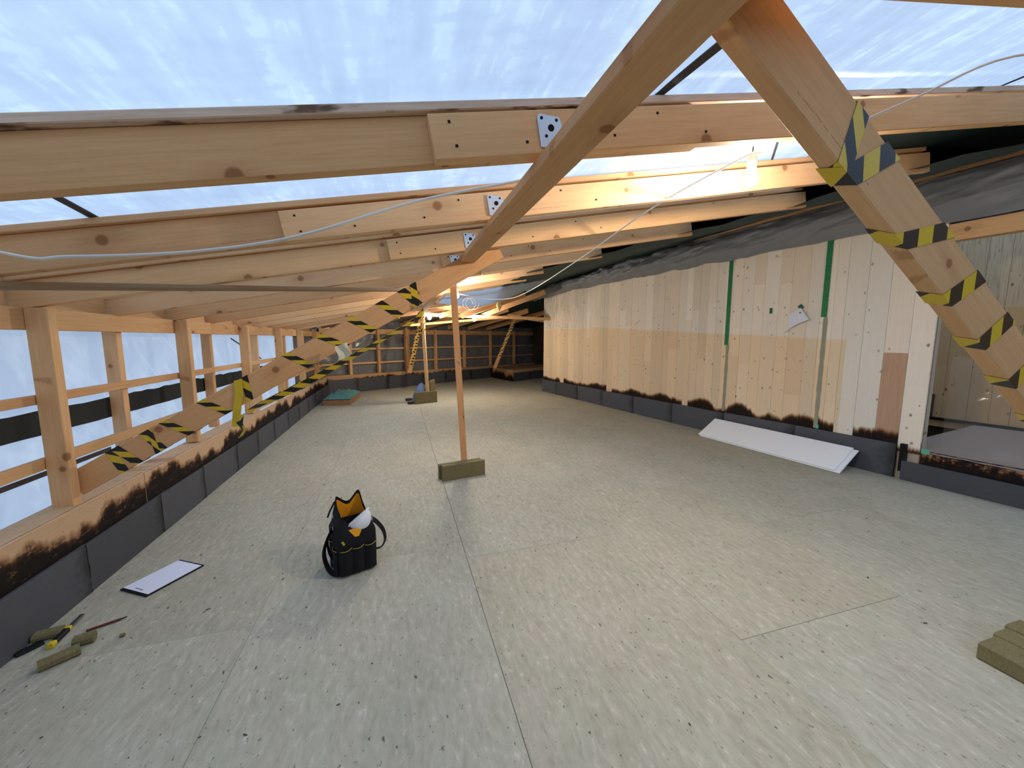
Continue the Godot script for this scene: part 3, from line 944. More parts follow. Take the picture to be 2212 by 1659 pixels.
# where the rafters end towards the right
func rafter_end(z: float) -> float:
	if z > -1.7:
		return 4.6
	if z > -2.9:
		return lerpf(3.9, 3.55, (-1.7 - z) / 1.2)
	return maxf(1.9, 3.55 - (-2.9 - z) * 0.86)

func far_roof_y(x: float, z: float) -> float:
	var q := Vector3(x, 0, z) - FP
	var inward := -(q.dot(FN))
	return 1.79 + inward * 0.19

func roof_edge(z: float) -> float:
	if z > -1.5:
		return 8.2
	if z > -2.2:
		return 2.72
	return rafter_end(z) - 0.1  # white sheet widened out of view for more light on the timber wall

func build_ceiling() -> void:
	var c := setting("ceiling", "sheeted roof over the rafters")
	for part in [[6.2, -1.50, 50], [-1.50, -2.2, 6], [-2.2, -9.4, 60]]:
		var za: float = part[0]
		var zb: float = part[1]
		put("white_sheet", sheet(60, part[2], func(a: float, b: float) -> Vector3:
			var z := lerpf(za, zb, b)
			var x := lerpf(-2.35, roof_edge(clampf(z, zb + 0.001, za - 0.001)), a)
			var belly := 0.012 * (0.5 - 0.5 * cos(TAU * (z + 1.335) / 0.738))
			return Vector3(x, roof_y(x) + 0.190 + belly + 0.006 * nz.get_noise_2d(x * 2.0, z * 2.0), z), func(a: float, b: float) -> Vector2:
			var z := lerpf(za, zb, b)
			return Vector2(lerpf(-2.35, roof_edge(clampf(z, zb + 0.001, za - 0.001)), a), z)), M.tarp, c)
	# dark sheeting beyond: right-hand slope up to the ledger and the far hip
	put("dark_sheet", sheet(24, 90, func(a: float, b: float) -> Vector3:
		var z := lerpf(-1.52, -18.5, b)
		var xr := 9.2 if z < -6.4 else CP.x + CD.x / CD.z * (z - CP.z) + 0.25
		var x := lerpf(roof_edge(z) - 0.06, xr, a)
		var y := minf(roof_y(x) + 0.185, minf(far_roof_y(x, z) + 0.2, 3.36))
		return Vector3(x, y + 0.02 * nz.get_noise_2d(x * 2.0, z * 2.0), z), func(a: float, b: float) -> Vector2: return Vector2(a, b)), M.green_sheet, c)
	put("dark_sheet", sheet(20, 40, func(a: float, b: float) -> Vector3:
		var z := lerpf(-9.3, -18.5, b)
		var x := lerpf(-2.4, 2.65, a)
		var y := minf(roof_y(x) + 0.2, far_roof_y(x, z) + 0.24)
		return Vector3(x, y, z), func(a: float, b: float) -> Vector2: return Vector2(a, b)), M.dark_sheet, c)
	# unseen pale sheet added over the room behind the timber wall to brighten it
	put("white_sheet", sheet(10, 20, func(a: float, b: float) -> Vector3:
		var z := lerpf(-1.4, -6.5, b)
		var x := lerpf(CP.x + CD.x / CD.z * (z - CP.z) + 0.2, 8.3, a)
		return Vector3(x, minf(roof_y(x) + 0.16, 3.33), z), func(a: float, b: float) -> Vector2: return Vector2(a * 3.0, b * 5.0)), M.tarp, c)
	# thin dark straps over the sheet
	for q in [[Vector3(-1.09, 0, -1.40), Vector3(-1.19, 0, -2.14), "dark strap under the roof sheet above the sagging white cable"], [Vector3(0.93, 0, -1.44), Vector3(1.02, 0, -0.70), "dark strap under the roof sheet between the purlin and the big brace"], [Vector3(2.93, 0, -1.44), Vector3(3.0, 0, -0.70), "thin dark strap under the roof sheet beyond the slanting white cable"], [Vector3(1.72, 0, -1.44), Vector3(2.4, 0, -2.1), "thin dark strap under the roof sheet just above the hanging bulb"]]:
		var a: Vector3 = q[0]
		var b: Vector3 = q[1]
		a.y = roof_y(a.x) + 0.19
		b.y = roof_y(b.x) + 0.19
		var bm := beam("sheet_strap", a, b, 0.006, 0.036 if a.x < 1.5 else 0.012, UP3, M.strap)
		tag(bm, q[2], "strap", "straps under the roof sheet")

func build_rafters() -> void:
	var sl := Vector3(1, 0.1853, 0).normalized()
	var pn := Vector3(-0.1853, 1, 0).normalized()
	var splice := {0: -0.35, 1: 0.13, 2: -0.47, 3: -0.03, 4: 0.4, 5: 0.9, 6: 0.5, 7: 0.2, 8: 0.7}
	var labels := {0: "rafter overhead that the big taped brace is fixed to", 1: "spliced spruce rafter with a stained batten, first beyond the big taped brace", 2: "spliced rafter right behind the hanging bulb, bright in its light", 3: "spliced rafter that the long taped brace on the left rises to"}
	for k in range(0, 12):
		var z := -1.335 - 0.738 * (k - 1)
		if k == 0:
			z = -0.665
		var xe := minf(rafter_end(z), 5.2)
		var hip := 9.0
		if z < -8.0:
			xe = minf(xe, 1.8)
		var at := Vector3(-1.95, roof_y(-1.95), z)
		var label: String = labels.get(k, "")
		var group := ""
		if label == "":
			label = "%s spliced rafter beyond the one that the long taped brace rises to" % ORDINAL[k - 4]
		if k > 0:
			group = "rafters over the main room"
		var t := thing("rafter", label, "rafter", at, 0.0, group)
		var sx: float = splice.get(k, 0.3 + 0.5 * sin(k * 2.0))
		var base := func(x: float, up: float, dz: float) -> Vector3: return Vector3(x, roof_y(x), z + dz) + pn * up
		var h := 0.145
		beam("plank", base.call(-2.25, h / 2 + 0.002, 0.0), base.call(minf(sx + (0.2 if k == 0 else 1.0), xe - 0.2), h / 2 + 0.002, 0.0), h, 0.045, pn, woods(k), t)
		var front := beam("plank", base.call(sx, h / 2 - 0.010, 0.046), base.call(xe, h / 2 - 0.010, 0.046), h - 0.012, 0.045, pn, woods(k + 2), t)
		beam("batten", base.call(-2.3, h + 0.016, 0.0), base.call(xe, h + 0.016, 0.0), 0.027, 0.095, pn, M.batten_stained if k == 1 else M.batten, t)
		# nail heads round the splice
		if k >= 0 and k <= 4:
			for n in [[0.06, 0.115], [0.07, 0.045], [0.30, 0.045], [0.62, 0.05], [0.80, 0.115], [1.0, 0.045], [1.35, 0.115], [1.55, 0.05]]:
				put_w("nail_head", box(0.008, 0.008, 0.002, 0.001), M.hole, front, Transform3D(Basis(sl, pn, Vector3(0, 0, 1)), base.call(sx + n[0], n[1] - 0.012, 0.070)))
	var wb := beam("wind_board", Vector3(-1.80, 1.658, -1.70), Vector3(0.33, 2.054, -4.66), 0.065, 0.025, Vector3(1, 0.2, 0.7), std(Color(0.60, 0.50, 0.38), 0.8))
	tag(wb, "thin board nailed slantwise under the rafters near the left wall", "board")
	# perforated angle brackets where the rafters cross the purlin
	var bi := 0
	for k in [1, 2, 3, 4, 5]:
		var z: float = -1.335 - 0.738 * (k - 1) + 0.0715
		var x := 0.492
		var word: String = ["first", "second", "third", "fourth", "fifth"][bi]
		var t := thing("angle_bracket", "galvanised angle bracket beside the purlin on the %s rafter beyond the big brace" % word, "bracket", Vector3(x, roof_y(x) + 0.01, z))
		var st := st_new()
		var pts := [Vector2(0.0, 0.0), Vector2(0.045, 0.05), Vector2(0.05, 0.075), Vector2(0.04, 0.098), Vector2(-0.03, 0.10), Vector2(-0.037, 0.09), Vector2(-0.022, 0.0)]
		var c := Vector3(0, 0.05, 0.0035)
		for i in pts.size():
			var p: Vector2 = pts[i]
			var q: Vector2 = pts[(i + 1) % pts.size()]
			vert(st, c, Vector2.ZERO); vert(st, Vector3(q.x, q.y, 0.0035), Vector2.ZERO); vert(st, Vector3(p.x, p.y, 0.0035), Vector2.ZERO)
			quad(st, Vector3(p.x, p.y, 0), Vector3(q.x, q.y, 0), Vector3(q.x, q.y, 0.0035), Vector3(p.x, p.y, 0.0035))
		var plate := put("plate", done(st), M.steel, t)
		for hh in [[0.012, 0.062, 0.011], [-0.022, 0.088, 0.005], [0.030, 0.088, 0.005], [-0.004, 0.035, 0.005]]:
			var cy := CylinderMesh.new()
			cy.top_radius = hh[2]
			cy.bottom_radius = hh[2]
			cy.height = 0.001
			cy.radial_segments = 12
			put("bolt_hole", cy, M.hole, plate, Transform3D(Basis(Vector3(1, 0, 0), PI / 2), Vector3(hh[0], hh[1], 0.0042)))
		bi += 1

# ------------------------------------------------------------------ purlins and posts
func build_purlins_posts() -> void:
	var a := beam("purlin", Vector3(0.525, 2.072, 0.6), Vector3(0.505, 2.072, -2.868), 0.11, 0.040, Vector3(1, 0, 0), M.wood3)
	tag(a, "flat purlin plank running under the rafters between the two taped braces", "purlin")
	var b := beam("purlin", Vector3(0.505, 2.072, -2.93), Vector3(0.52, 2.072, -9.6), 0.11, 0.040, Vector3(1, 0, 0), M.wood3)
	tag(b, "flat purlin plank running from the long taped brace to the far post", "purlin")
	var p := beam("post", Vector3(0.705, 0.0, -4.40), Vector3(0.603, 2.10, -4.36), 0.068, 0.045, Vector3(1, 0, 0.25), M.post)
	tag(p, "slim leaning spruce post standing between two wool slabs, nearer of two posts", "post")
	var p2 := beam("post", Vector3(0.64, 0.0, -9.30), Vector3(0.56, 2.05, -9.32), 0.075, 0.045, Vector3(1, 0, 0.5), M.pale_wood)
	tag(p2, "slim spruce post with hazard tape round its head, farther of two posts", "post")
	# tape wound round the head of the far post
	var pts := PackedVector3Array()
	var sd := PackedVector3Array()
	for i in 60:
		var t := i / 59.0
		var an := t * TAU * 3.0
		var c := Vector3(0.565 + 0.03 * t * 0.2, 2.02 - 0.42 * t, -9.315)
		pts.append(c + Vector3(cos(an) * 0.062, 0, sin(an) * 0.045))
		sd.append(UP3)
	tag(put("hazard_tape", ribbon(pts, sd, 0.05), M.hazard), "black and yellow tape wound round the head of the far post", "tape")

# ------------------------------------------------------------------ taped braces
# tape wound over a plank: ut, ub are the places where it crosses the upper and lower edge of the front
func tape_band(parent: Node3D, xf: Transform3D, h: float, t: float, ut: float, ub: float, w: float, off := 0.0) -> void:
	var st := st_new()
	var o := 0.0016 + off
	var y := h / 2 + o
	var z := t / 2 + o
	var k := (ub - ut) / h
	var ln := sqrt(h * h + (ub - ut) * (ub - ut))
	var q := func(u: float, yy: float, zz: float) -> Vector3: return xf * Vector3(u, yy, zz)
	var s := 0.065 * rng.randf()
	# front
	quad(st, q.call(ub, -y, z), q.call(ub + w, -y, z), q.call(ut + w, y, z), q.call(ut, y, z), Vector2(s, 0), Vector2(s, 0.05), Vector2(s + ln, 0.05), Vector2(s + ln, 0))
	# under side and top side, carrying on at the same slant
	var d := k * t
	quad(st, q.call(ub + d, -y, -z), q.call(ub + d + w, -y, -z), q.call(ub + w, -y, z), q.call(ub, -y, z), Vector2(s - t, 0), Vector2(s - t, 0.05), Vector2(s, 0.05), Vector2(s, 0))
	quad(st, q.call(ut, y, z), q.call(ut + w, y, z), q.call(ut - d + w, y, -z), q.call(ut - d, y, -z), Vector2(s + ln, 0), Vector2(s + ln, 0.05), Vector2(s + ln + t, 0.05), Vector2(s + ln + t, 0))
	# back, straight down
	quad(st, q.call(ut - d, y, -z), q.call(ut - d + w, y, -z), q.call(ub + d + w, -y, -z), q.call(ub + d, -y, -z), Vector2(0, 0), Vector2(0, 0.05), Vector2(h, 0.05), Vector2(h, 0))
	put("tape_band", done(st), M.hazard, parent, parent.transform.affine_inverse())

func taped_brace(label: String, a: Vector3, b: Vector3, h: float, t: float, origin: Vector3, bands: Array, mat: Material) -> void:
	var th := thing("diagonal_brace", label, "brace", a)
	var xf := along(a, b, UP3)
	put_w("plank", bar(a.distance_to(b), h, t, 0.003), mat, th, xf)
	var o := (origin - a).dot(xf.basis.x)
	for q in bands:
		tape_band(th, xf, h, t, o + q[0], o + q[1], q[2], q[3] if q.size() > 3 else 0.0)

func build_braces() -> void:
	# long brace on the left, rising from the wall foot to the fourth rafter
	var dc := Vector3(0.863, 0.505, 0)
	var oc := Vector3(0, 1.734, -2.8975)
	taped_brace("long spruce brace with hazard tape bands rising from the left wall foot to the rafters", oc - dc * 2.20, oc + dc * 0.86, 0.148, 0.045, oc, [
		[-1.96, -1.975, 0.05], [-1.93, -1.885, 0.05, 0.0008], [-1.76, -1.735, 0.05], [-1.71, -1.76, 0.03, 0.0008], [-1.635, -1.55, 0.045], [-1.395, -1.305, 0.046], [-1.10, -1.16, 0.045], [-0.82, -0.73, 0.05], [-0.58, -0.465, 0.05], [-0.35, -0.255, 0.05], [-0.125, -0.05, 0.055], [0.05, 0.105, 0.06], [0.15, 0.085, 0.05, 0.0008]], M.brace)
	# big brace on the right, falling from the roof towards the lower right
	var db := Vector3(0.831, -0.557, 0)
	var ob := Vector3(1.34, 1.765, -0.7225)
	taped_brace("big spruce brace wrapped in hazard tape falling from the roof past the opening", ob - db * 0.98, ob + db * 1.9, 0.136, 0.045, ob, [
		[-0.405, -0.365, 0.05], [-0.27, -0.345, 0.062, 0.0008], [0.03, -0.10, 0.062], [0.235, 0.16, 0.055], [0.44, 0.38, 0.055], [0.66, 0.60, 0.055], [0.9, 0.84, 0.055]], M.brace)
	# two braces against the far wall
	var bands := []
	for i in 14:
		bands.append([-0.1 - 0.055 * i * 1.6, -0.16 - 0.055 * i * 1.6, 0.05])
	taped_brace("thin taped brace leaning beside the far post against the far wall", Vector3(0.28, 0.53, -11.25), Vector3(0.625, 2.03, -11.1), 0.11, 0.05, Vector3(0.625, 2.0, -11.1), bands, M.wood3)
	taped_brace("thin taped brace leaning before the far wall near the timber wall corner", Vector3(3.10, 0.5, -12.65), Vector3(3.83, 2.28, -12.5), 0.11, 0.05, Vector3(3.75, 2.1, -12.52), bands, M.wood3)
	# loose tape strung below the long brace
	var pts := PackedVector3Array()
	var sd := PackedVector3Array()
	var knots := curve([Vector3(-0.93, 1.035, -2.79), Vector3(-0.87, 1.075, -2.80), Vector3(-0.65, 1.180, -2.80), Vector3(-0.36, 1.345, -2.80), Vector3(0.13, 1.640, -2.82), Vector3(0.16, 1.74, -2.84)], 10)
	for i in knots.size():
		pts.append(knots[i])
		sd.append(Vector3(-0.30, 0.62, 0.75).rotated(Vector3(0.863, 0.505, 0), 0.25 * sin(i * 0.22)).normalized())
	tag(put("hazard_tape", ribbon(pts, sd, 0.055), M.hazard), "black and yellow tape strung loosely below the long brace", "tape")
	var en := PackedVector3Array([Vector3(-0.97, 1.02, -2.78), Vector3(-0.98, 0.97, -2.77), Vector3(-0.96, 0.92, -2.79), Vector3(-0.99, 0.86, -2.80)])
	var es := PackedVector3Array([Vector3(0.8, 0.2, 0.5), Vector3(0.9, -0.2, 0.3), Vector3(0.6, 0.3, 0.7), Vector3(0.8, 0.1, 0.5)])
	tag(put("hazard_tape", ribbon(en, es, 0.05), M.hazard), "short loose tape end dangling from the long brace above the upstand", "tape")
	var ev := PackedVector3Array([Vector3(-1.000, 1.235, -2.866), Vector3(-1.0, 1.14, -2.862), Vector3(-1.02, 1.02, -2.858), Vector3(-1.03, 0.93, -2.86)])
	var evs := PackedVector3Array([Vector3(0.96, 0.25, 0), Vector3(0.98, 0.1, 0.1), Vector3(0.98, 0.05, 0.1), Vector3(1, 0, 0)])
	tag(put("hazard_tape", ribbon(ev, evs, 0.05), std(Color(0.84, 0.72, 0.18), 0.4)), "yellow tape end hanging straight down across the long brace", "tape")
	# pale note stuck over the loose tape
	var note := put("note", sheet(6, 6, func(a: float, b: float) -> Vector3:
		return Vector3(-0.39 + 0.075 * a + 0.01 * sin(b * 5.0), 1.35 + 0.095 * b + 0.03 * a, -2.765 + 0.012 * sin(a * 7.0 + b * 3.0)), func(a: float, b: float) -> Vector2: return Vector2(a, b)), std(Color(0.86, 0.84, 0.74), 0.85))
	note.material_override.cull_mode = BaseMaterial3D.CULL_DISABLED
	tag(note, "crumpled cream paper slip stuck on the loose tape under the long brace", "paper")

# ------------------------------------------------------------------ dark membranes
func build_membranes() -> void:
	# ledger over the timber wall and sheet that closes the roof down to it
	var l := beam("ledger", cw(-0.4, 3.10, -0.06), cw(9.6, 3.10, -0.06), 0.07, 0.045, UP3, M.wood3)
	tag(l, "thin timber ledger above the dark membrane over the timber wall", "ledger")
	var slope := put("roof_membrane", sheet(16, 60, func(a: float, b: float) -> Vector3:
		var z := lerpf(-1.6, -11.0, b)
		var xl := rafter_end(z) - 0.25
		var xw := CP.x + CD.x / CD.z * (z - CP.z) + 0.05
		var x := lerpf(xl, xw, a)
		var y0 := roof_y(xl) + 0.02
		var y := lerpf(y0, 3.16, a) - 0.05 * sin(PI * a) + 0.03 * nz.get_noise_2d(x * 2.2, z * 2.0)
		return Vector3(x, y, z), func(a: float, b: float) -> Vector2: return Vector2(a, b)), M.green_sheet)
	tag(slope, "dark grey-green membrane sloping from the rafter ends to the ledger", "membrane")
	# crumpled membrane hung over the top of the timber wall
	var hang := put("wall_membrane", sheet(150, 26, func(a: float, b: float) -> Vector3:
		var s := lerpf(-0.55, 10.2, a)
		var top := 3.06 + 0.03 * nz.get_noise_1d(s * 2.0)
		if s < 3.0:
			top = lerpf(2.80, 3.05, smoothstep(0.0, 3.0, s)) + 0.05 * nz.get_noise_1d(s * 4.0)
		var bot := 2.655 + 0.035 * nz.get_noise_1d(s * 1.3 + 5.0) + 0.012 * nz.get_noise_1d(s * 7.0)
		if s > 7.5:
			bot = 2.60
		var y := lerpf(bot, top, b)
		var far := 1.0 - smoothstep(2.5, 6.0, s)
		var bulge := (0.10 + 0.16 * far) * sin(PI * clampf(b * 0.95 + 0.08, 0, 1)) + 0.03
		var fold := nz.get_noise_2d(s * 1.4 - b * 1.3, b * 1.6) * (0.07 + 0.10 * far) + nz.get_noise_2d(s * 3.6 + b * 2.2, b * 3.0 + 9.0) * (0.03 + 0.07 * far)
		return cw(s, y, -bulge - fold * (0.35 + b * 0.65)), func(a: float, b: float) -> Vector2: return Vector2(a, b)), M.membrane)
	tag(hang, "crumpled dark grey membrane hanging over the top of the timber wall", "membrane")
	# rolled end of the membrane beyond the wall corner
	var roll := put("membrane_bundle", sheet(46, 30, func(a: float, b: float) -> Vector3:
		var s := lerpf(-0.85, 2.9, a)
		var an := b * TAU
		var r := 0.155 + 0.05 * nz.get_noise_2d(s * 2.6, cos(an) * 1.6 + s) + 0.045 * nz.get_noise_2d(s * 6.0 + sin(an), cos(an) * 3.0)
		r *= 1.0 - pow(absf(a - 0.42) / 0.58, 3.0) * 0.85
		return cw(s, 2.70 + 0.05 * s + 0.03 * nz.get_noise_1d(s * 3.0) + r * 0.85 * sin(an), -0.19 + r * cos(an)), func(a: float, b: float) -> Vector2: return Vector2(a, b)), M.membrane)
	tag(roll, "bundled crumpled end of dark membrane above the far corner of the timber wall", "membrane")
	# pale sheet sagging below the rafters further in
	var sg := put("sagging_sheet", sheet(24, 12, func(a: float, b: float) -> Vector3:
		var x := lerpf(0.72, 2.45, a)
		var z := lerpf(-6.1, -7.2, b)
		var top := roof_y(x) + 0.0
		var low := 2.085 + 0.32 * pow(clampf((x - 1.35) / 1.0, 0, 1), 1.6) + 0.05 * clampf((1.2 - x) / 0.5, 0, 1)
		return Vector3(x, lerpf(top, low, smoothstep(0, 1, b)) + 0.012 * nz.get_noise_2d(x * 6.0, b * 4.0), z), func(a: float, b: float) -> Vector2: return Vector2(a, b)), M.grey_sheet)
	tag(sg, "pale grey sheet sagging below the rafters behind the near post", "sheet")

# ------------------------------------------------------------------ timbers of the far hip
func build_far_timbers() -> void:
	for i in 7:
		var s := 0.6 + 0.95 * i
		var a := fw(s, 1.80, 0.2)
		var l: float = [0.6, 1.2, 1.9, 2.5, 2.6, 2.6, 2.6][i]
		var b := fw(s, 1.80 + 0.19 * l, -l)
		var r := beam("jack_rafter", a + UP3 * 0.08, b + UP3 * 0.08, 0.16, 0.05, UP3, woods(i))
		tag(r, "%s short rafter over the far wall, counted from the left wall corner" % ORDINAL[i], "rafter", "jack rafters over the far wall")
	var h := beam("hip_rafter", Vector3(-1.9, 1.84, -11.05), Vector3(1.9, 2.36, -9.3), 0.16, 0.06, UP3, M.wood3)
	tag(h, "hip rafter rising from the corner of the left and far walls", "rafter")
	var c1 := beam("cross_beam", Vector3(0.5, 2.06, -9.42), Vector3(4.2, 2.02, -9.9), 0.075, 0.045, UP3, M.pale_wood)
	tag(c1, "level cross beam from the far post towards the timber wall", "beam")
	var c2 := beam("cross_beam", Vector3(0.3, 1.83, -10.1), Vector3(3.3, 2.12, -10.4), 0.06, 0.045, UP3, M.wood2)
	tag(c2, "rising cross beam behind the far bulbs", "beam")
	var c3 := beam("cross_beam", Vector3(3.0, 2.14, -10.6), Vector3(5.0, 1.92, -10.9), 0.09, 0.045, UP3, M.wood)
	tag(c3, "short beam dipping towards the corner of the timber wall", "beam")
	for i in 3:
		var x := 1.5 + 0.55 * i
		var f := beam("fan_rafter", Vector3(x - 0.55, 2.02 + 0.02 * i, -9.3 - 0.2 * i), Vector3(x + 0.85, 2.42 + 0.10 * i, -8.6 - 0.15 * i), 0.12, 0.05, UP3, woods(i))
		tag(f, "%s fanned rafter on the level cross beam, counted from the far post" % ORDINAL[i], "rafter", "fanned rafters over the cross beam")
	var foam := put("foam_blob", sheet(10, 8, func(a: float, b: float) -> Vector3:
		var r := 0.09 * sin(PI * clampf(b, 0.02, 0.98)) * (1.0 + 0.3 * nz.get_noise_2d(a * 6.0, b * 5.0))
		return Vector3(2.30 + r * 0.7 * cos(a * TAU), 2.13 + 0.30 * b, -8.9 + r * 0.7 * sin(a * TAU)), func(a: float, b: float) -> Vector2: return Vector2(a, b)), std(Color(0.88, 0.82, 0.62), 0.8))
	tag(foam, "cream blob of hardened foam hanging from a fanned rafter", "foam")

# ------------------------------------------------------------------ lamps and cables
func bulb(label: String, at: Vector3, r: float, energy: float, wire: float) -> void:
	var t := thing("bulb_lamp", label, "lamp", at)
	var sp := SphereMesh.new()
	sp.radius = r
	sp.height = r * 2.25
	sp.radial_segments = 20
	sp.rings = 12
	put("bulb", sp, M.filament, t)
	var st := SurfaceTool.new()
	st.begin(Mesh.PRIMITIVE_TRIANGLES)
	st.set_smooth_group(0)
	var prof := [[0.016, r * 1.0], [0.021, r * 1.15], [0.021, r + 0.075], [0.014, r + 0.09], [0.004, r + 0.095]]
	for i in prof.size() - 1:
		for k in 12:
			var a := TAU * k / 12
			var b := TAU * (k + 1) / 12
			var p := func(q: Array, an: float) -> Vector3: return Vector3(q[0] * cos(an), q[1], q[0] * sin(an))
			quad(st, p.call(prof[i], b), p.call(prof[i], a), p.call(prof[i + 1], a), p.call(prof[i + 1], b))
	st.generate_normals()
	var holder := put("holder", st.commit(), M.holder, t)
	put("wire", tube(PackedVector3Array([Vector3(0, r + 0.09, 0), Vector3(0.002, r + 0.09 + wire, 0)]), 0.003, 5), M.hole, holder)
	var l := OmniLight3D.new()
	l.name = "glow"
	l.light_color = Color(1.0, 0.945, 0.87)
	l.light_energy = energy
	l.light_size = r
	l.omni_range = 30.0
	l.omni_attenuation = 2.0
	l.shadow_enabled = true
	t.add_child(l)

func build_lamps_and_cables() -> void:
	bulb("bare lit bulb in a pale holder hanging before the second rafter", Vector3(1.706, 2.285, -1.60), 0.032, 1.7, 0.03)
	bulb("bare lit bulb just behind the near leaning post", Vector3(0.705, 2.02, -4.80), 0.032, 1.6, 0.05)
	bulb("bare lit bulb beside the taped head of the far post", Vector3(0.72, 1.985, -9.30), 0.05, 1.6, 0.03)
	bulb("bare lit bulb under the cross beam, between the far post and the timber wall", Vector3(1.80, 1.965, -9.40), 0.05, 1.6, 0.03)
	var c := put("white_cable", tube(curve([Vector3(-1.75, 1.93, -1.45), Vector3(-1.37, 1.809, -1.9), Vector3(-1.17, 1.806, -1.9), Vector3(-0.78, 1.848, -1.9), Vector3(-0.40, 1.935, -1.9), Vector3(0.10, 2.112, -1.86), Vector3(0.56, 2.21, -1.75)], 8), 0.0065, 7), M.cable)
	tag(c, "thick white cable sagging from the left wall up to the purlin", "cable")
	var c2 := put("white_cable", tube(curve([Vector3(1.60, 2.335, -1.46), Vector3(1.518, 2.31, -1.52), Vector3(1.544, 2.303, -2.2), Vector3(1.56, 2.195, -3.2), Vector3(1.755, 2.155, -5.0), Vector3(1.62, 2.09, -5.6), Vector3(1.20, 2.065, -5.5), Vector3(0.73, 2.05, -4.85)], 8), 0.0045, 6), M.cable)
	tag(c2, "thin white cable running from the hanging bulb to the bulb at the near post", "cable")
	var c3 := put("white_cable", tube(curve([Vector3(1.36, 2.15, -0.92), Vector3(1.64, 2.277, -0.92), Vector3(2.11, 2.485, -0.92), Vector3(2.9, 2.66, -0.92)], 6), 0.004, 6), M.cable)
	tag(c3, "white cable slanting up to the right behind the big taped brace", "cable")
	var pts := PackedVector3Array()
	for i in 26:
		var a := TAU * i / 12.0
		pts.append(Vector3(1.02 + 0.09 * cos(a) + 0.004 * i, 2.02 + 0.09 * sin(a), -5.9))
	tag(put("cable_coil", tube(pts, 0.004, 5), M.cable), "loose coil of thin white cable hanging before the sagging sheet", "cable")

# ------------------------------------------------------------------ things on the floor
func slab(called: String, label: String, a: Vector3, b: Vector3, h: float, t: float, group := "") -> void:
	var d := (b - a).normalized()
	var n := Vector3(-d.z, 0, d.x)
	if n.z > 0:
		n = -n
	var o := put(called, bar(a.distance_to(b), h, t, 0.004), M.wool_edge, null, Transform3D(Basis(d, UP3, d.cross(UP3)), a + UP3 * h / 2 + n * t / 2))
	tag(o, label, "insulation", group)

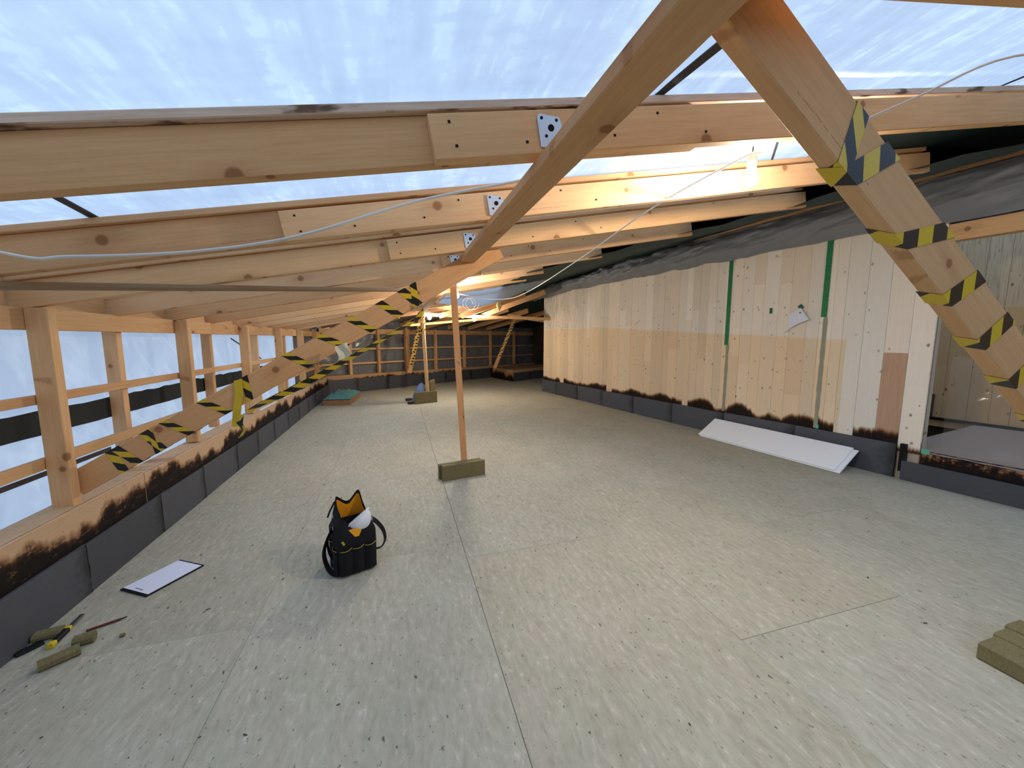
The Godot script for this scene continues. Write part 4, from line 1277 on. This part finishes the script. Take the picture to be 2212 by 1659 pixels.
func build_floor_things() -> void:
	slab("wool_slab", "wool slab standing on edge before the near post", Vector3(0.405, 0.0, -3.95), Vector3(0.875, 0.0, -4.04), 0.165, 0.055)
	slab("wool_slab", "wool slab standing on edge close behind the near post", Vector3(0.375, 0.0, -4.025), Vector3(0.845, 0.0, -4.115), 0.16, 0.045)
	slab("wool_slab", "upright wool slab before the far post", Vector3(0.325, 0.0, -8.95), Vector3(0.84, 0.0, -9.15), 0.27, 0.05)
	slab("wool_slab", "tall narrow wool slab standing behind the far post", Vector3(0.72, 0.0, -9.45), Vector3(0.86, 0.0, -9.85), 0.47, 0.05)
	# bluish film bundle leaning on the far post
	var bl := put("blue_film", sheet(14, 12, func(a: float, b: float) -> Vector3:
		var an := a * TAU
		var r := 0.14 * sqrt(maxf(0.0, 1.0 - pow(b, 2.2))) * (1.0 + 0.15 * nz.get_noise_2d(a * 7.0, b * 4.0))
		return Vector3(0.40 + r * cos(an) + 0.10 * b, 0.46 * b, -9.33 + r * 0.8 * sin(an)), func(a: float, b: float) -> Vector2: return Vector2(a, b)), M.blue_film)
	tag(bl, "rolled bluish plastic film leaning against the far post", "plastic film")
	for q in [[Vector3(0.24, 0.03, -9.05), "dark offcut lying beside the wool slab of the far post"], [Vector3(0.20, 0.03, -9.55), "small dark offcut lying behind the bluish film"]]:
		tag(put("offcut", box(0.14, 0.06, 0.09, 0.012), std(Color(0.25, 0.24, 0.23), 0.8), null, Transform3D(Basis(UP3, 0.5), q[0])), q[1], "offcut")
	# two white boards leaning on the felt of the timber wall
	var wa := Vector3(4.415, 0.0, -4.76)
	var wb := Vector3(4.66, 0.0, -2.95)
	var ta := cw(5.40, 0.215, -0.03)
	var dir := (wb - wa).normalized()
	var upv := (ta - wa)
	upv = (upv - dir * upv.dot(dir))
	var wd := upv.length()
	upv = upv.normalized()
	var nn := dir.cross(upv).normalized()
	if nn.y < 0:
		nn = -nn
	for i in 2:
		var st := st_new()
		bar_into(st, 1.82 - 0.02 * i, wd, 0.014, 0.002, 0, 0, Transform3D(Basis(dir, upv, dir.cross(upv)), wa + upv * wd / 2 + nn * (0.010 + 0.017 * i) + dir * (0.02 - 0.03 * i) + upv * 0.008 * i))
		tag(put("white_board", done(st), M.white_foam), ["lower of two white boards leaning on the felt of the timber wall", "upper of two white boards leaning on the felt of the timber wall"][i], "board")
	# wool offcuts stacked at the right
	for i in 3:
		var y := 0.0
		var st := st_new()
		bar_into(st, 0.62, 0.08, [0.145, 0.115, 0.13][i], 0.006, 0.2 * i, 0.3, Transform3D(Basis(Vector3(0, 0, 1), UP3, Vector3(-1, 0, 0)), Vector3([2.643, 2.785, 2.925][i], 0.041, -0.968 - 0.016 * i)))
		tag(put("wool_offcut", done(st), M.wool_edge), ["thick wool strip lying outermost of three, its long edge free", "middle of three wool strips lying side by side", "wool strip lying innermost of three, behind the middle one"][i], "insulation", "wool strips on the right")
	# clipboard with a sheet of paper
	var ca := Vector3(-1.470, 0, -2.629)
	var cb := Vector3(-1.311, 0, -2.878)
	var ux := (cb - ca).normalized()
	var uy := Vector3(ux.z, 0, -ux.x)
	var cl := thing("clipboard", "black clipboard with a white sheet of paper lying near the left wall", "clipboard", (ca + Vector3(-1.463, 0, -2.961)) / 2 )
	var bs := Basis(ux, UP3, ux.cross(UP3))
	put("board", box(0.325, 0.006, 0.225, 0.002), M.strap_black, cl, Transform3D(bs, Vector3(0, 0.005, 0)))
	var text := tex(256, 180, func(x: int, y: int) -> Color:
		var c := Color(0.90, 0.92, 0.98)
		if y > 62 and y < 118 and x > 12 and x < 20 and nz.get_noise_2d(x * 0.9, y * 0.5) > -0.1:
			return Color(0.35, 0.35, 0.42)
		if (x % 14) < 2 and x > 50 and x < 220 and y > 24 and y < 150 and nz.get_noise_2d(x * 0.1, y * 0.3) > 0.15:
			return Color(0.84, 0.86, 0.93)
		return c)
	var pq := st_new()
	var hx := 0.150
	var hz := 0.106
	quad(pq, Vector3(-hx, 0, hz), Vector3(hx, 0, hz), Vector3(hx, 0, -hz), Vector3(-hx, 0, -hz), Vector2(0, 1), Vector2(1, 1), Vector2(1, 0), Vector2(0, 0))
	quad(pq, Vector3(-hx, -0.0015, hz), Vector3(hx, -0.0015, hz), Vector3(hx, 0, hz), Vector3(-hx, 0, hz))
	put("paper", done(pq), std(Color(1, 1, 1), 0.85, text), cl, Transform3D(bs, Vector3(0, 0.0105, 0)))
	# tray with teal film
	var tr := thing("cardboard_tray", "low cardboard tray near the far left corner", "tray", Vector3(-1.32, 0, -9.95), -0.10)
	for q in [[Vector3(0, 0.06, 0.62), 0.56, 0.0], [Vector3(0, 0.06, -0.62), 0.56, 0.0], [Vector3(-0.28, 0.06, 0), 1.24, PI / 2], [Vector3(0.28, 0.06, 0), 1.24, PI / 2]]:
		put("side", box(q[1], 0.12, 0.012, 0.002), M.card, tr, Transform3D(Basis(UP3, q[2]), q[0]))
	put("bottom", box(0.56, 0.01, 1.24, 0.001), M.card, tr, Transform3D(Basis(), Vector3(0, 0.006, 0)))
	var tf := put("teal_film", sheet(22, 26, func(a: float, b: float) -> Vector3:
		var x := (a - 0.5) * 0.60
		var z := (b - 0.5) * 1.26
		var e := minf(minf(a, 1 - a), minf(b, 1 - b))
		return Vector3(-1.32, 0.115, -9.95) + Vector3(x, 0.02 + 0.09 * clampf(e * 5.0, 0, 1) + 0.05 * nz.get_noise_2d(x * 7.0, z * 6.0) * clampf(e * 6.0, 0, 1), z).rotated(UP3, -0.10), func(a: float, b: float) -> Vector2: return Vector2(a, b)), M.teal)
	tag(tf, "crumpled teal plastic film heaped in the cardboard tray", "plastic film")
	# loose flecks of wool strewn over the boards
	var fleck := box(0.016, 0.004, 0.006, 0.001)
	var mm := MultiMesh.new()
	mm.transform_format = MultiMesh.TRANSFORM_3D
	mm.mesh = fleck
	mm.instance_count = 260
	var r2 := RandomNumberGenerator.new()
	r2.seed = 404
	for i in 260:
		var p := Vector3(r2.randf_range(-1.6, 4.2), 0.0025, r2.randf_range(-8.0, -0.9))
		var sc := r2.randf_range(0.3, 0.9) * r2.randf_range(0.4, 1.0)
		mm.set_instance_transform(i, Transform3D(Basis(UP3, r2.randf() * TAU).scaled(Vector3(sc * r2.randf_range(0.6, 1.8), 1.0, sc)), p))
	var mi := MultiMeshInstance3D.new()
	mi.name = "wool_flecks"
	mi.multimesh = mm
	mi.material_override = std(Color(0.36, 0.34, 0.28), 0.95)
	add_child(mi)
	tag(mi, "dark flecks of wool strewn over the insulation boards", "flecks")
	mi.set_meta("kind", "stuff")
	build_bag()

func build_bag() -> void:
	var bag := thing("tool_bag", "open black tool bag with yellow lining standing on the wool floor", "bag", Vector3(-0.335, 0, -2.625), deg_to_rad(20))
	# walk round a rounded rectangle: t from 0 to 4 = front, right, back, left
	var ring := func(t: float, a: float, b: float) -> Vector2:
		var k := int(t) % 4
		var f: float = t - floorf(t)
		var p: Vector2 = [Vector2(lerpf(-a, a, f), b), Vector2(a, lerpf(b, -b, f)), Vector2(lerpf(a, -a, f), -b), Vector2(-a, lerpf(-b, b, f))][k]
		var e := 0.5 - absf(f - 0.5)
		return p * (1.0 - 0.09 * exp(-e * 9.0))
	var rim := func(t: float) -> float:
		var hs := [0.365, 0.285, 0.345, 0.40, 0.47, 0.405, 0.455, 0.40, 0.365]
		var i := int(t * 2.0) % 8
		return lerpf(hs[i], hs[i + 1], smoothstep(0.0, 1.0, t * 2.0 - floorf(t * 2.0)))
	var rows := [[0.0, 0.108, 0.122], [0.012, 0.120, 0.136], [0.06, 0.125, 0.140], [0.18, 0.127, 0.142], [0.26, 0.126, 0.138], [0.295, 0.112, 0.120]]
	var body := put("body", sheet(56, 8, func(a: float, b: float) -> Vector3:
		var t := 4.0 * a
		var k := int(round(b * 8.0))
		if k < 6:
			var p: Vector2 = ring.call(fmod(t, 4.0), rows[k][1], rows[k][2])
			var y: float = minf(rows[k][0], rim.call(fmod(t, 4.0)))
			return Vector3(p.x + 0.003 * nz.get_noise_2d(p.y * 20.0, k * 3.0), y, p.y + 0.003 * nz.get_noise_2d(p.x * 20.0, k * 3.0 + 9.0))
		var top: float = rim.call(fmod(t, 4.0))
		var kk := (k - 5) / 3.0
		var q: Vector2 = ring.call(fmod(t, 4.0), lerpf(0.112, 0.080, kk), lerpf(0.120, 0.098, kk))
		return Vector3(q.x, lerpf(minf(0.295, top), top, kk), q.y), func(a: float, b: float) -> Vector2: return Vector2(a, b)), M.black, bag)
	M.black.cull_mode = BaseMaterial3D.CULL_DISABLED
	put("bottom", box(0.21, 0.008, 0.235, 0.003), M.black, bag, Transform3D(Basis(), Vector3(0, 0.005, 0)))
	put("lining", sheet(56, 5, func(a: float, b: float) -> Vector3:
		var t := fmod(4.0 * a, 4.0)
		var top: float = rim.call(t)
		var q: Vector2 = ring.call(t, lerpf(0.100, 0.076, b), lerpf(0.112, 0.094, b))
		return Vector3(q.x, lerpf(0.20, top - 0.022, b), q.y), func(a: float, b: float) -> Vector2: return Vector2(a, b)), M.yellow, bag)
	M.yellow.cull_mode = BaseMaterial3D.CULL_DISABLED
	put("front_flap", sheet(6, 3, func(a: float, b: float) -> Vector3:
		var w := lerpf(0.012, 0.045, b)
		return Vector3(-0.005 - w + 2 * w * a, lerpf(0.255, 0.300, b), 0.142 - 0.022 * b), func(a: float, b: float) -> Vector2: return Vector2(a, b)), M.yellow, bag)
	put("inner_base", box(0.17, 0.01, 0.20, 0.002), M.black, bag, Transform3D(Basis(), Vector3(0, 0.205, 0)))
	put("divider", box(0.15, 0.11, 0.006, 0.002), M.black, bag, Transform3D(Basis(), Vector3(0, 0.262, -0.05)))
	# pockets on the front and the left with piping
	for i in 3:
		var x := -0.074 + 0.074 * i
		var pocket := put("pocket", sheet(8, 6, func(a: float, b: float) -> Vector3:
			return Vector3(x - 0.035 + 0.070 * a, 0.02 + 0.165 * b, 0.141 + 0.020 * sin(PI * a) * (0.55 + 0.45 * b)), func(a: float, b: float) -> Vector2: return Vector2(a, b)), M.black, bag)
		var pts := PackedVector3Array()
		for k in 9:
			var a := k / 8.0
			pts.append(Vector3(x - 0.034 + 0.068 * a, 0.186 + 0.010 * (a - 0.5), 0.1435 + 0.020 * sin(PI * a)))
		put("piping", tube(pts, 0.0018, 5), M.piping, pocket)
	for i in 2:
		var z := 0.085 - 0.10 * i
		var pocket := put("pocket", sheet(6, 5, func(a: float, b: float) -> Vector3:
			return Vector3(-0.126 - 0.014 * sin(PI * a), 0.02 + (0.16 + 0.02 * i) * b, z - 0.042 + 0.084 * a), func(a: float, b: float) -> Vector2: return Vector2(a, b)), M.black, bag)
		var pts := PackedVector3Array()
		for k in 7:
			var a := k / 6.0
			pts.append(Vector3(-0.128 - 0.014 * sin(PI * a), 0.182 + 0.02 * i, z - 0.042 + 0.084 * a))
		put("piping", tube(pts, 0.0016, 5), M.piping, pocket)
	# small yellow emblem: a slanted split diamond
	for q in [0.0, 0.013]:
		var st := st_new()
		quad(st, Vector3(-0.102 + q * 0.5, 0.240 - q, 0.1435), Vector3(-0.092 + q * 0.5, 0.230 - q, 0.1435), Vector3(-0.082 + q * 0.5, 0.240 - q, 0.1435), Vector3(-0.092 + q * 0.5, 0.250 - q, 0.1435))
		put("emblem", done(st), std(Color(0.70, 0.66, 0.12), 0.6), body)
	# carrying straps hanging off both sides
	var strap := func(pts: Array, w: float) -> ArrayMesh:
		var c := curve(pts, 6)
		var sd := PackedVector3Array()
		for i in c.size():
			var tg := (c[mini(i + 1, c.size() - 1)] - c[maxi(i - 1, 0)]).normalized()
			sd.append((tg.cross(Vector3(0, 0, 1)).normalized() * 0.75 + Vector3(0, 0, 0.65)).normalized())
		return ribbon(c, sd, w)
	M.strap_black.cull_mode = BaseMaterial3D.CULL_DISABLED
	put("strap", strap.call([Vector3(0.115, 0.295, 0.02), Vector3(0.15, 0.265, 0.04), Vector3(0.188, 0.20, 0.05), Vector3(0.198, 0.13, 0.05), Vector3(0.17, 0.085, 0.05), Vector3(0.125, 0.08, 0.04)], 0.036), M.strap_black, bag)
	put("strap", strap.call([Vector3(-0.115, 0.30, 0.02), Vector3(-0.155, 0.24, 0.03), Vector3(-0.185, 0.16, 0.05), Vector3(-0.172, 0.07, 0.07), Vector3(-0.14, 0.025, 0.09), Vector3(-0.09, 0.02, 0.11)], 0.036), M.strap_black, bag)
	put("strap", strap.call([Vector3(-0.118, 0.27, -0.02), Vector3(-0.15, 0.20, -0.01), Vector3(-0.145, 0.12, 0.01), Vector3(-0.125, 0.09, 0.03)], 0.022), M.strap_black, bag)
	put("zip_pull", tube(PackedVector3Array([Vector3(-0.085, 0.43, -0.07), Vector3(-0.12, 0.39, -0.04), Vector3(-0.14, 0.35, -0.03)]), 0.006, 5), M.strap_black, body)
	for q in [Vector3(-0.112, 0.355, -0.02), Vector3(-0.124, 0.295, 0.03), Vector3(0.12, 0.295, 0.035)]:
		var tm := TorusMesh.new()
		tm.inner_radius = 0.009
		tm.outer_radius = 0.013
		tm.rings = 12
		tm.ring_segments = 6
		put("ring", tm, M.steel, body, Transform3D(Basis(Vector3(0, 0, 1), PI / 2), q))
	# white hard shell lying tilted in the opening
	var hat := thing("white_helmet", "white hard shell lying tilted in the open tool bag", "helmet", Vector3(-0.300, 0.335, -2.570))
	hat.basis = Basis(Vector3(0, 0, 1), deg_to_rad(40)) * Basis(Vector3(1, 0, 0), deg_to_rad(168)) * Basis(UP3, 0.2)
	put("shell", sheet(28, 8, func(a: float, b: float) -> Vector3:
		var an := TAU * a
		var r := cos(b * PI / 2)
		return Vector3(0.098 * r * cos(an), 0.09 * sin(b * PI / 2), 0.062 * r * sin(an)), func(a: float, b: float) -> Vector2: return Vector2(a, b)), M.white, hat)
	var bp := PackedVector3Array()
	for i in 25:
		var an := TAU * i / 24.0
		bp.append(Vector3(0.102 * cos(an), 0, 0.066 * sin(an)))
	put("brim", tube(bp, 0.005, 6), M.white, hat)
	hat.get_child(0).material_override.cull_mode = BaseMaterial3D.CULL_DISABLED

# ------------------------------------------------------------------ small things
func build_small_things() -> void:
	# knife with a black handle and yellow ends
	var ka := Vector3(-1.675, 0.012, -2.27)
	var kb := Vector3(-1.70, 0.008, -2.52)
	var k := thing("utility_knife", "knife with black handle and yellow ends lying by the left felt", "knife", ka)
	var x := (kb - ka).normalized()
	var L := func(a: float, b: float, h: float, t: float, m: Material, called: String) -> void:
		put_w(called, bar(b - a, h, t, 0.004), m, k, along(ka + x * a, ka + x * b, UP3))
	L.call(0.0, 0.03, 0.024, 0.026, M.knife_yellow, "end_cap")
	L.call(0.03, 0.12, 0.022, 0.028, M.knife_black, "handle")
	L.call(0.12, 0.14, 0.022, 0.026, M.knife_yellow, "collar")
	L.call(0.14, 0.245, 0.006, 0.020, M.blade, "blade")
	var pen := thing("carpenter_pencil", "dark red carpenter's pencil lying beside the knife", "pencil", Vector3(-1.59, 0.006, -2.36))
	beam("shaft", Vector3(-1.59, 0.006, -2.36), Vector3(-1.475, 0.006, -2.415), 0.009, 0.012, UP3, M.red, pen)
	beam("tip", Vector3(-1.475, 0.006, -2.415), Vector3(-1.455, 0.008, -2.425), 0.006, 0.006, UP3, M.knife_black, pen)
	# crumbs of wool left by the knife
	for q in [[Vector3(-1.565, 0.022, -2.16), 0.13, 0.045, 0.05, 0.65, "long curved wool scrap lying in front of the knife"], [Vector3(-1.54, 0.022, -2.27), 0.075, 0.045, 0.05, 0.25, "square wool scrap lying between the knife and the pencil"], [Vector3(-1.745, 0.018, -2.37), 0.10, 0.035, 0.06, 0.2, "dark wool scrap lying against the left felt"], [Vector3(-1.39, 0.008, -2.27), 0.02, 0.014, 0.016, 0.2, "tiny wool crumb lying alone beyond the pencil"]]:
		var sc := put("wool_scrap", box(q[1], q[2], q[3], 0.012), M.wool_edge, null, Transform3D(Basis(UP3, q[4]), q[0]))
		tag(sc, q[5], "insulation")
	var dk := put("dark_sleeve", box(0.09, 0.012, 0.04, 0.004), M.knife_black, null, Transform3D(Basis(UP3, 0.9), Vector3(-1.765, 0.008, -2.29)))
	tag(dk, "small dark sleeve lying by the left felt behind the knife", "sleeve")
	# paper note on the timber wall
	var nt := thing("wall_note", "white note hanging askew on the timber wall between the green tapes", "paper", cw(6.535, 1.75, -0.012))
	var bz := Basis(CD, UP3, -CN)
	var st := st_new()
	var c4 := [cw(6.427, 1.615, -0.05), cw(6.655, 1.735, -0.035), cw(6.54, 1.890, -0.012), cw(6.415, 1.815, -0.016)]
	var mid := cw(6.525, 1.68, -0.045)
	quad(st, c4[0], mid, c4[2], c4[3], Vector2(0, 1), Vector2(0.5, 1), Vector2(1, 0), Vector2(0, 0))
	quad(st, mid, c4[1], c4[2], c4[2], Vector2(0.5, 1), Vector2(1, 1), Vector2(1, 0), Vector2(1, 0))
	var pm: StandardMaterial3D = M.paper.duplicate()
	pm.cull_mode = BaseMaterial3D.CULL_DISABLED
	put("sheet", done(st), pm, nt, nt.transform.affine_inverse())
	var tb := st_new()
	quad(tb, cw(6.36, 1.575, -0.05), cw(6.44, 1.61, -0.055), cw(6.44, 1.635, -0.055), cw(6.36, 1.595, -0.05))
	put("torn_strip", done(tb), pm, nt, nt.transform.affine_inverse())
	put_w("mark", box(0.018, 0.018, 0.001, 0.0), std(Color(0.45, 0.47, 0.52), 0.8), nt, Transform3D(bz, cw(6.545, 1.825, -0.026)))
	put_w("tape_corner", box(0.05, 0.06, 0.002, 0.0005), M.green, nt, Transform3D(bz * Basis(Vector3(0, 0, 1), 0.7), cw(6.535, 1.90, -0.003)))
	# things on the left upstand
	var bt := put("blue_tape", box(0.09, 0.012, 0.26, 0.003), M.blue, null, Transform3D(Basis(), Vector3(-1.89, 0.512, -8.5)))
	tag(bt, "blue tape scrap lying on the left upstand beam", "tape")
	for q in [[-6.35, 0.75, "longer white strip lying on the left upstand beam"], [-7.3, 0.35, "shorter white strip lying on the left upstand beam"]]:
		var o := put("white_strip", box(0.022, 0.016, q[1], 0.004), M.white, null, Transform3D(Basis(), Vector3(-1.855, 0.521, q[0])))
		tag(o, q[2], "strip")
	var ls := beam("dark_strap", Vector3(-2.02, 0.71, -2.60), Vector3(-2.04, 0.70, -3.45), 0.03, 0.006, UP3, M.strap)
	tag(ls, "dark strap hanging low outside the left studs", "strap")
	var ls2 := beam("dark_strap", Vector3(-2.10, 1.50, -5.9), Vector3(-2.10, 1.18, -7.0), 0.02, 0.006, UP3, M.strap)
	tag(ls2, "thin dark strap slanting across the white sheet of the left wall", "strap")
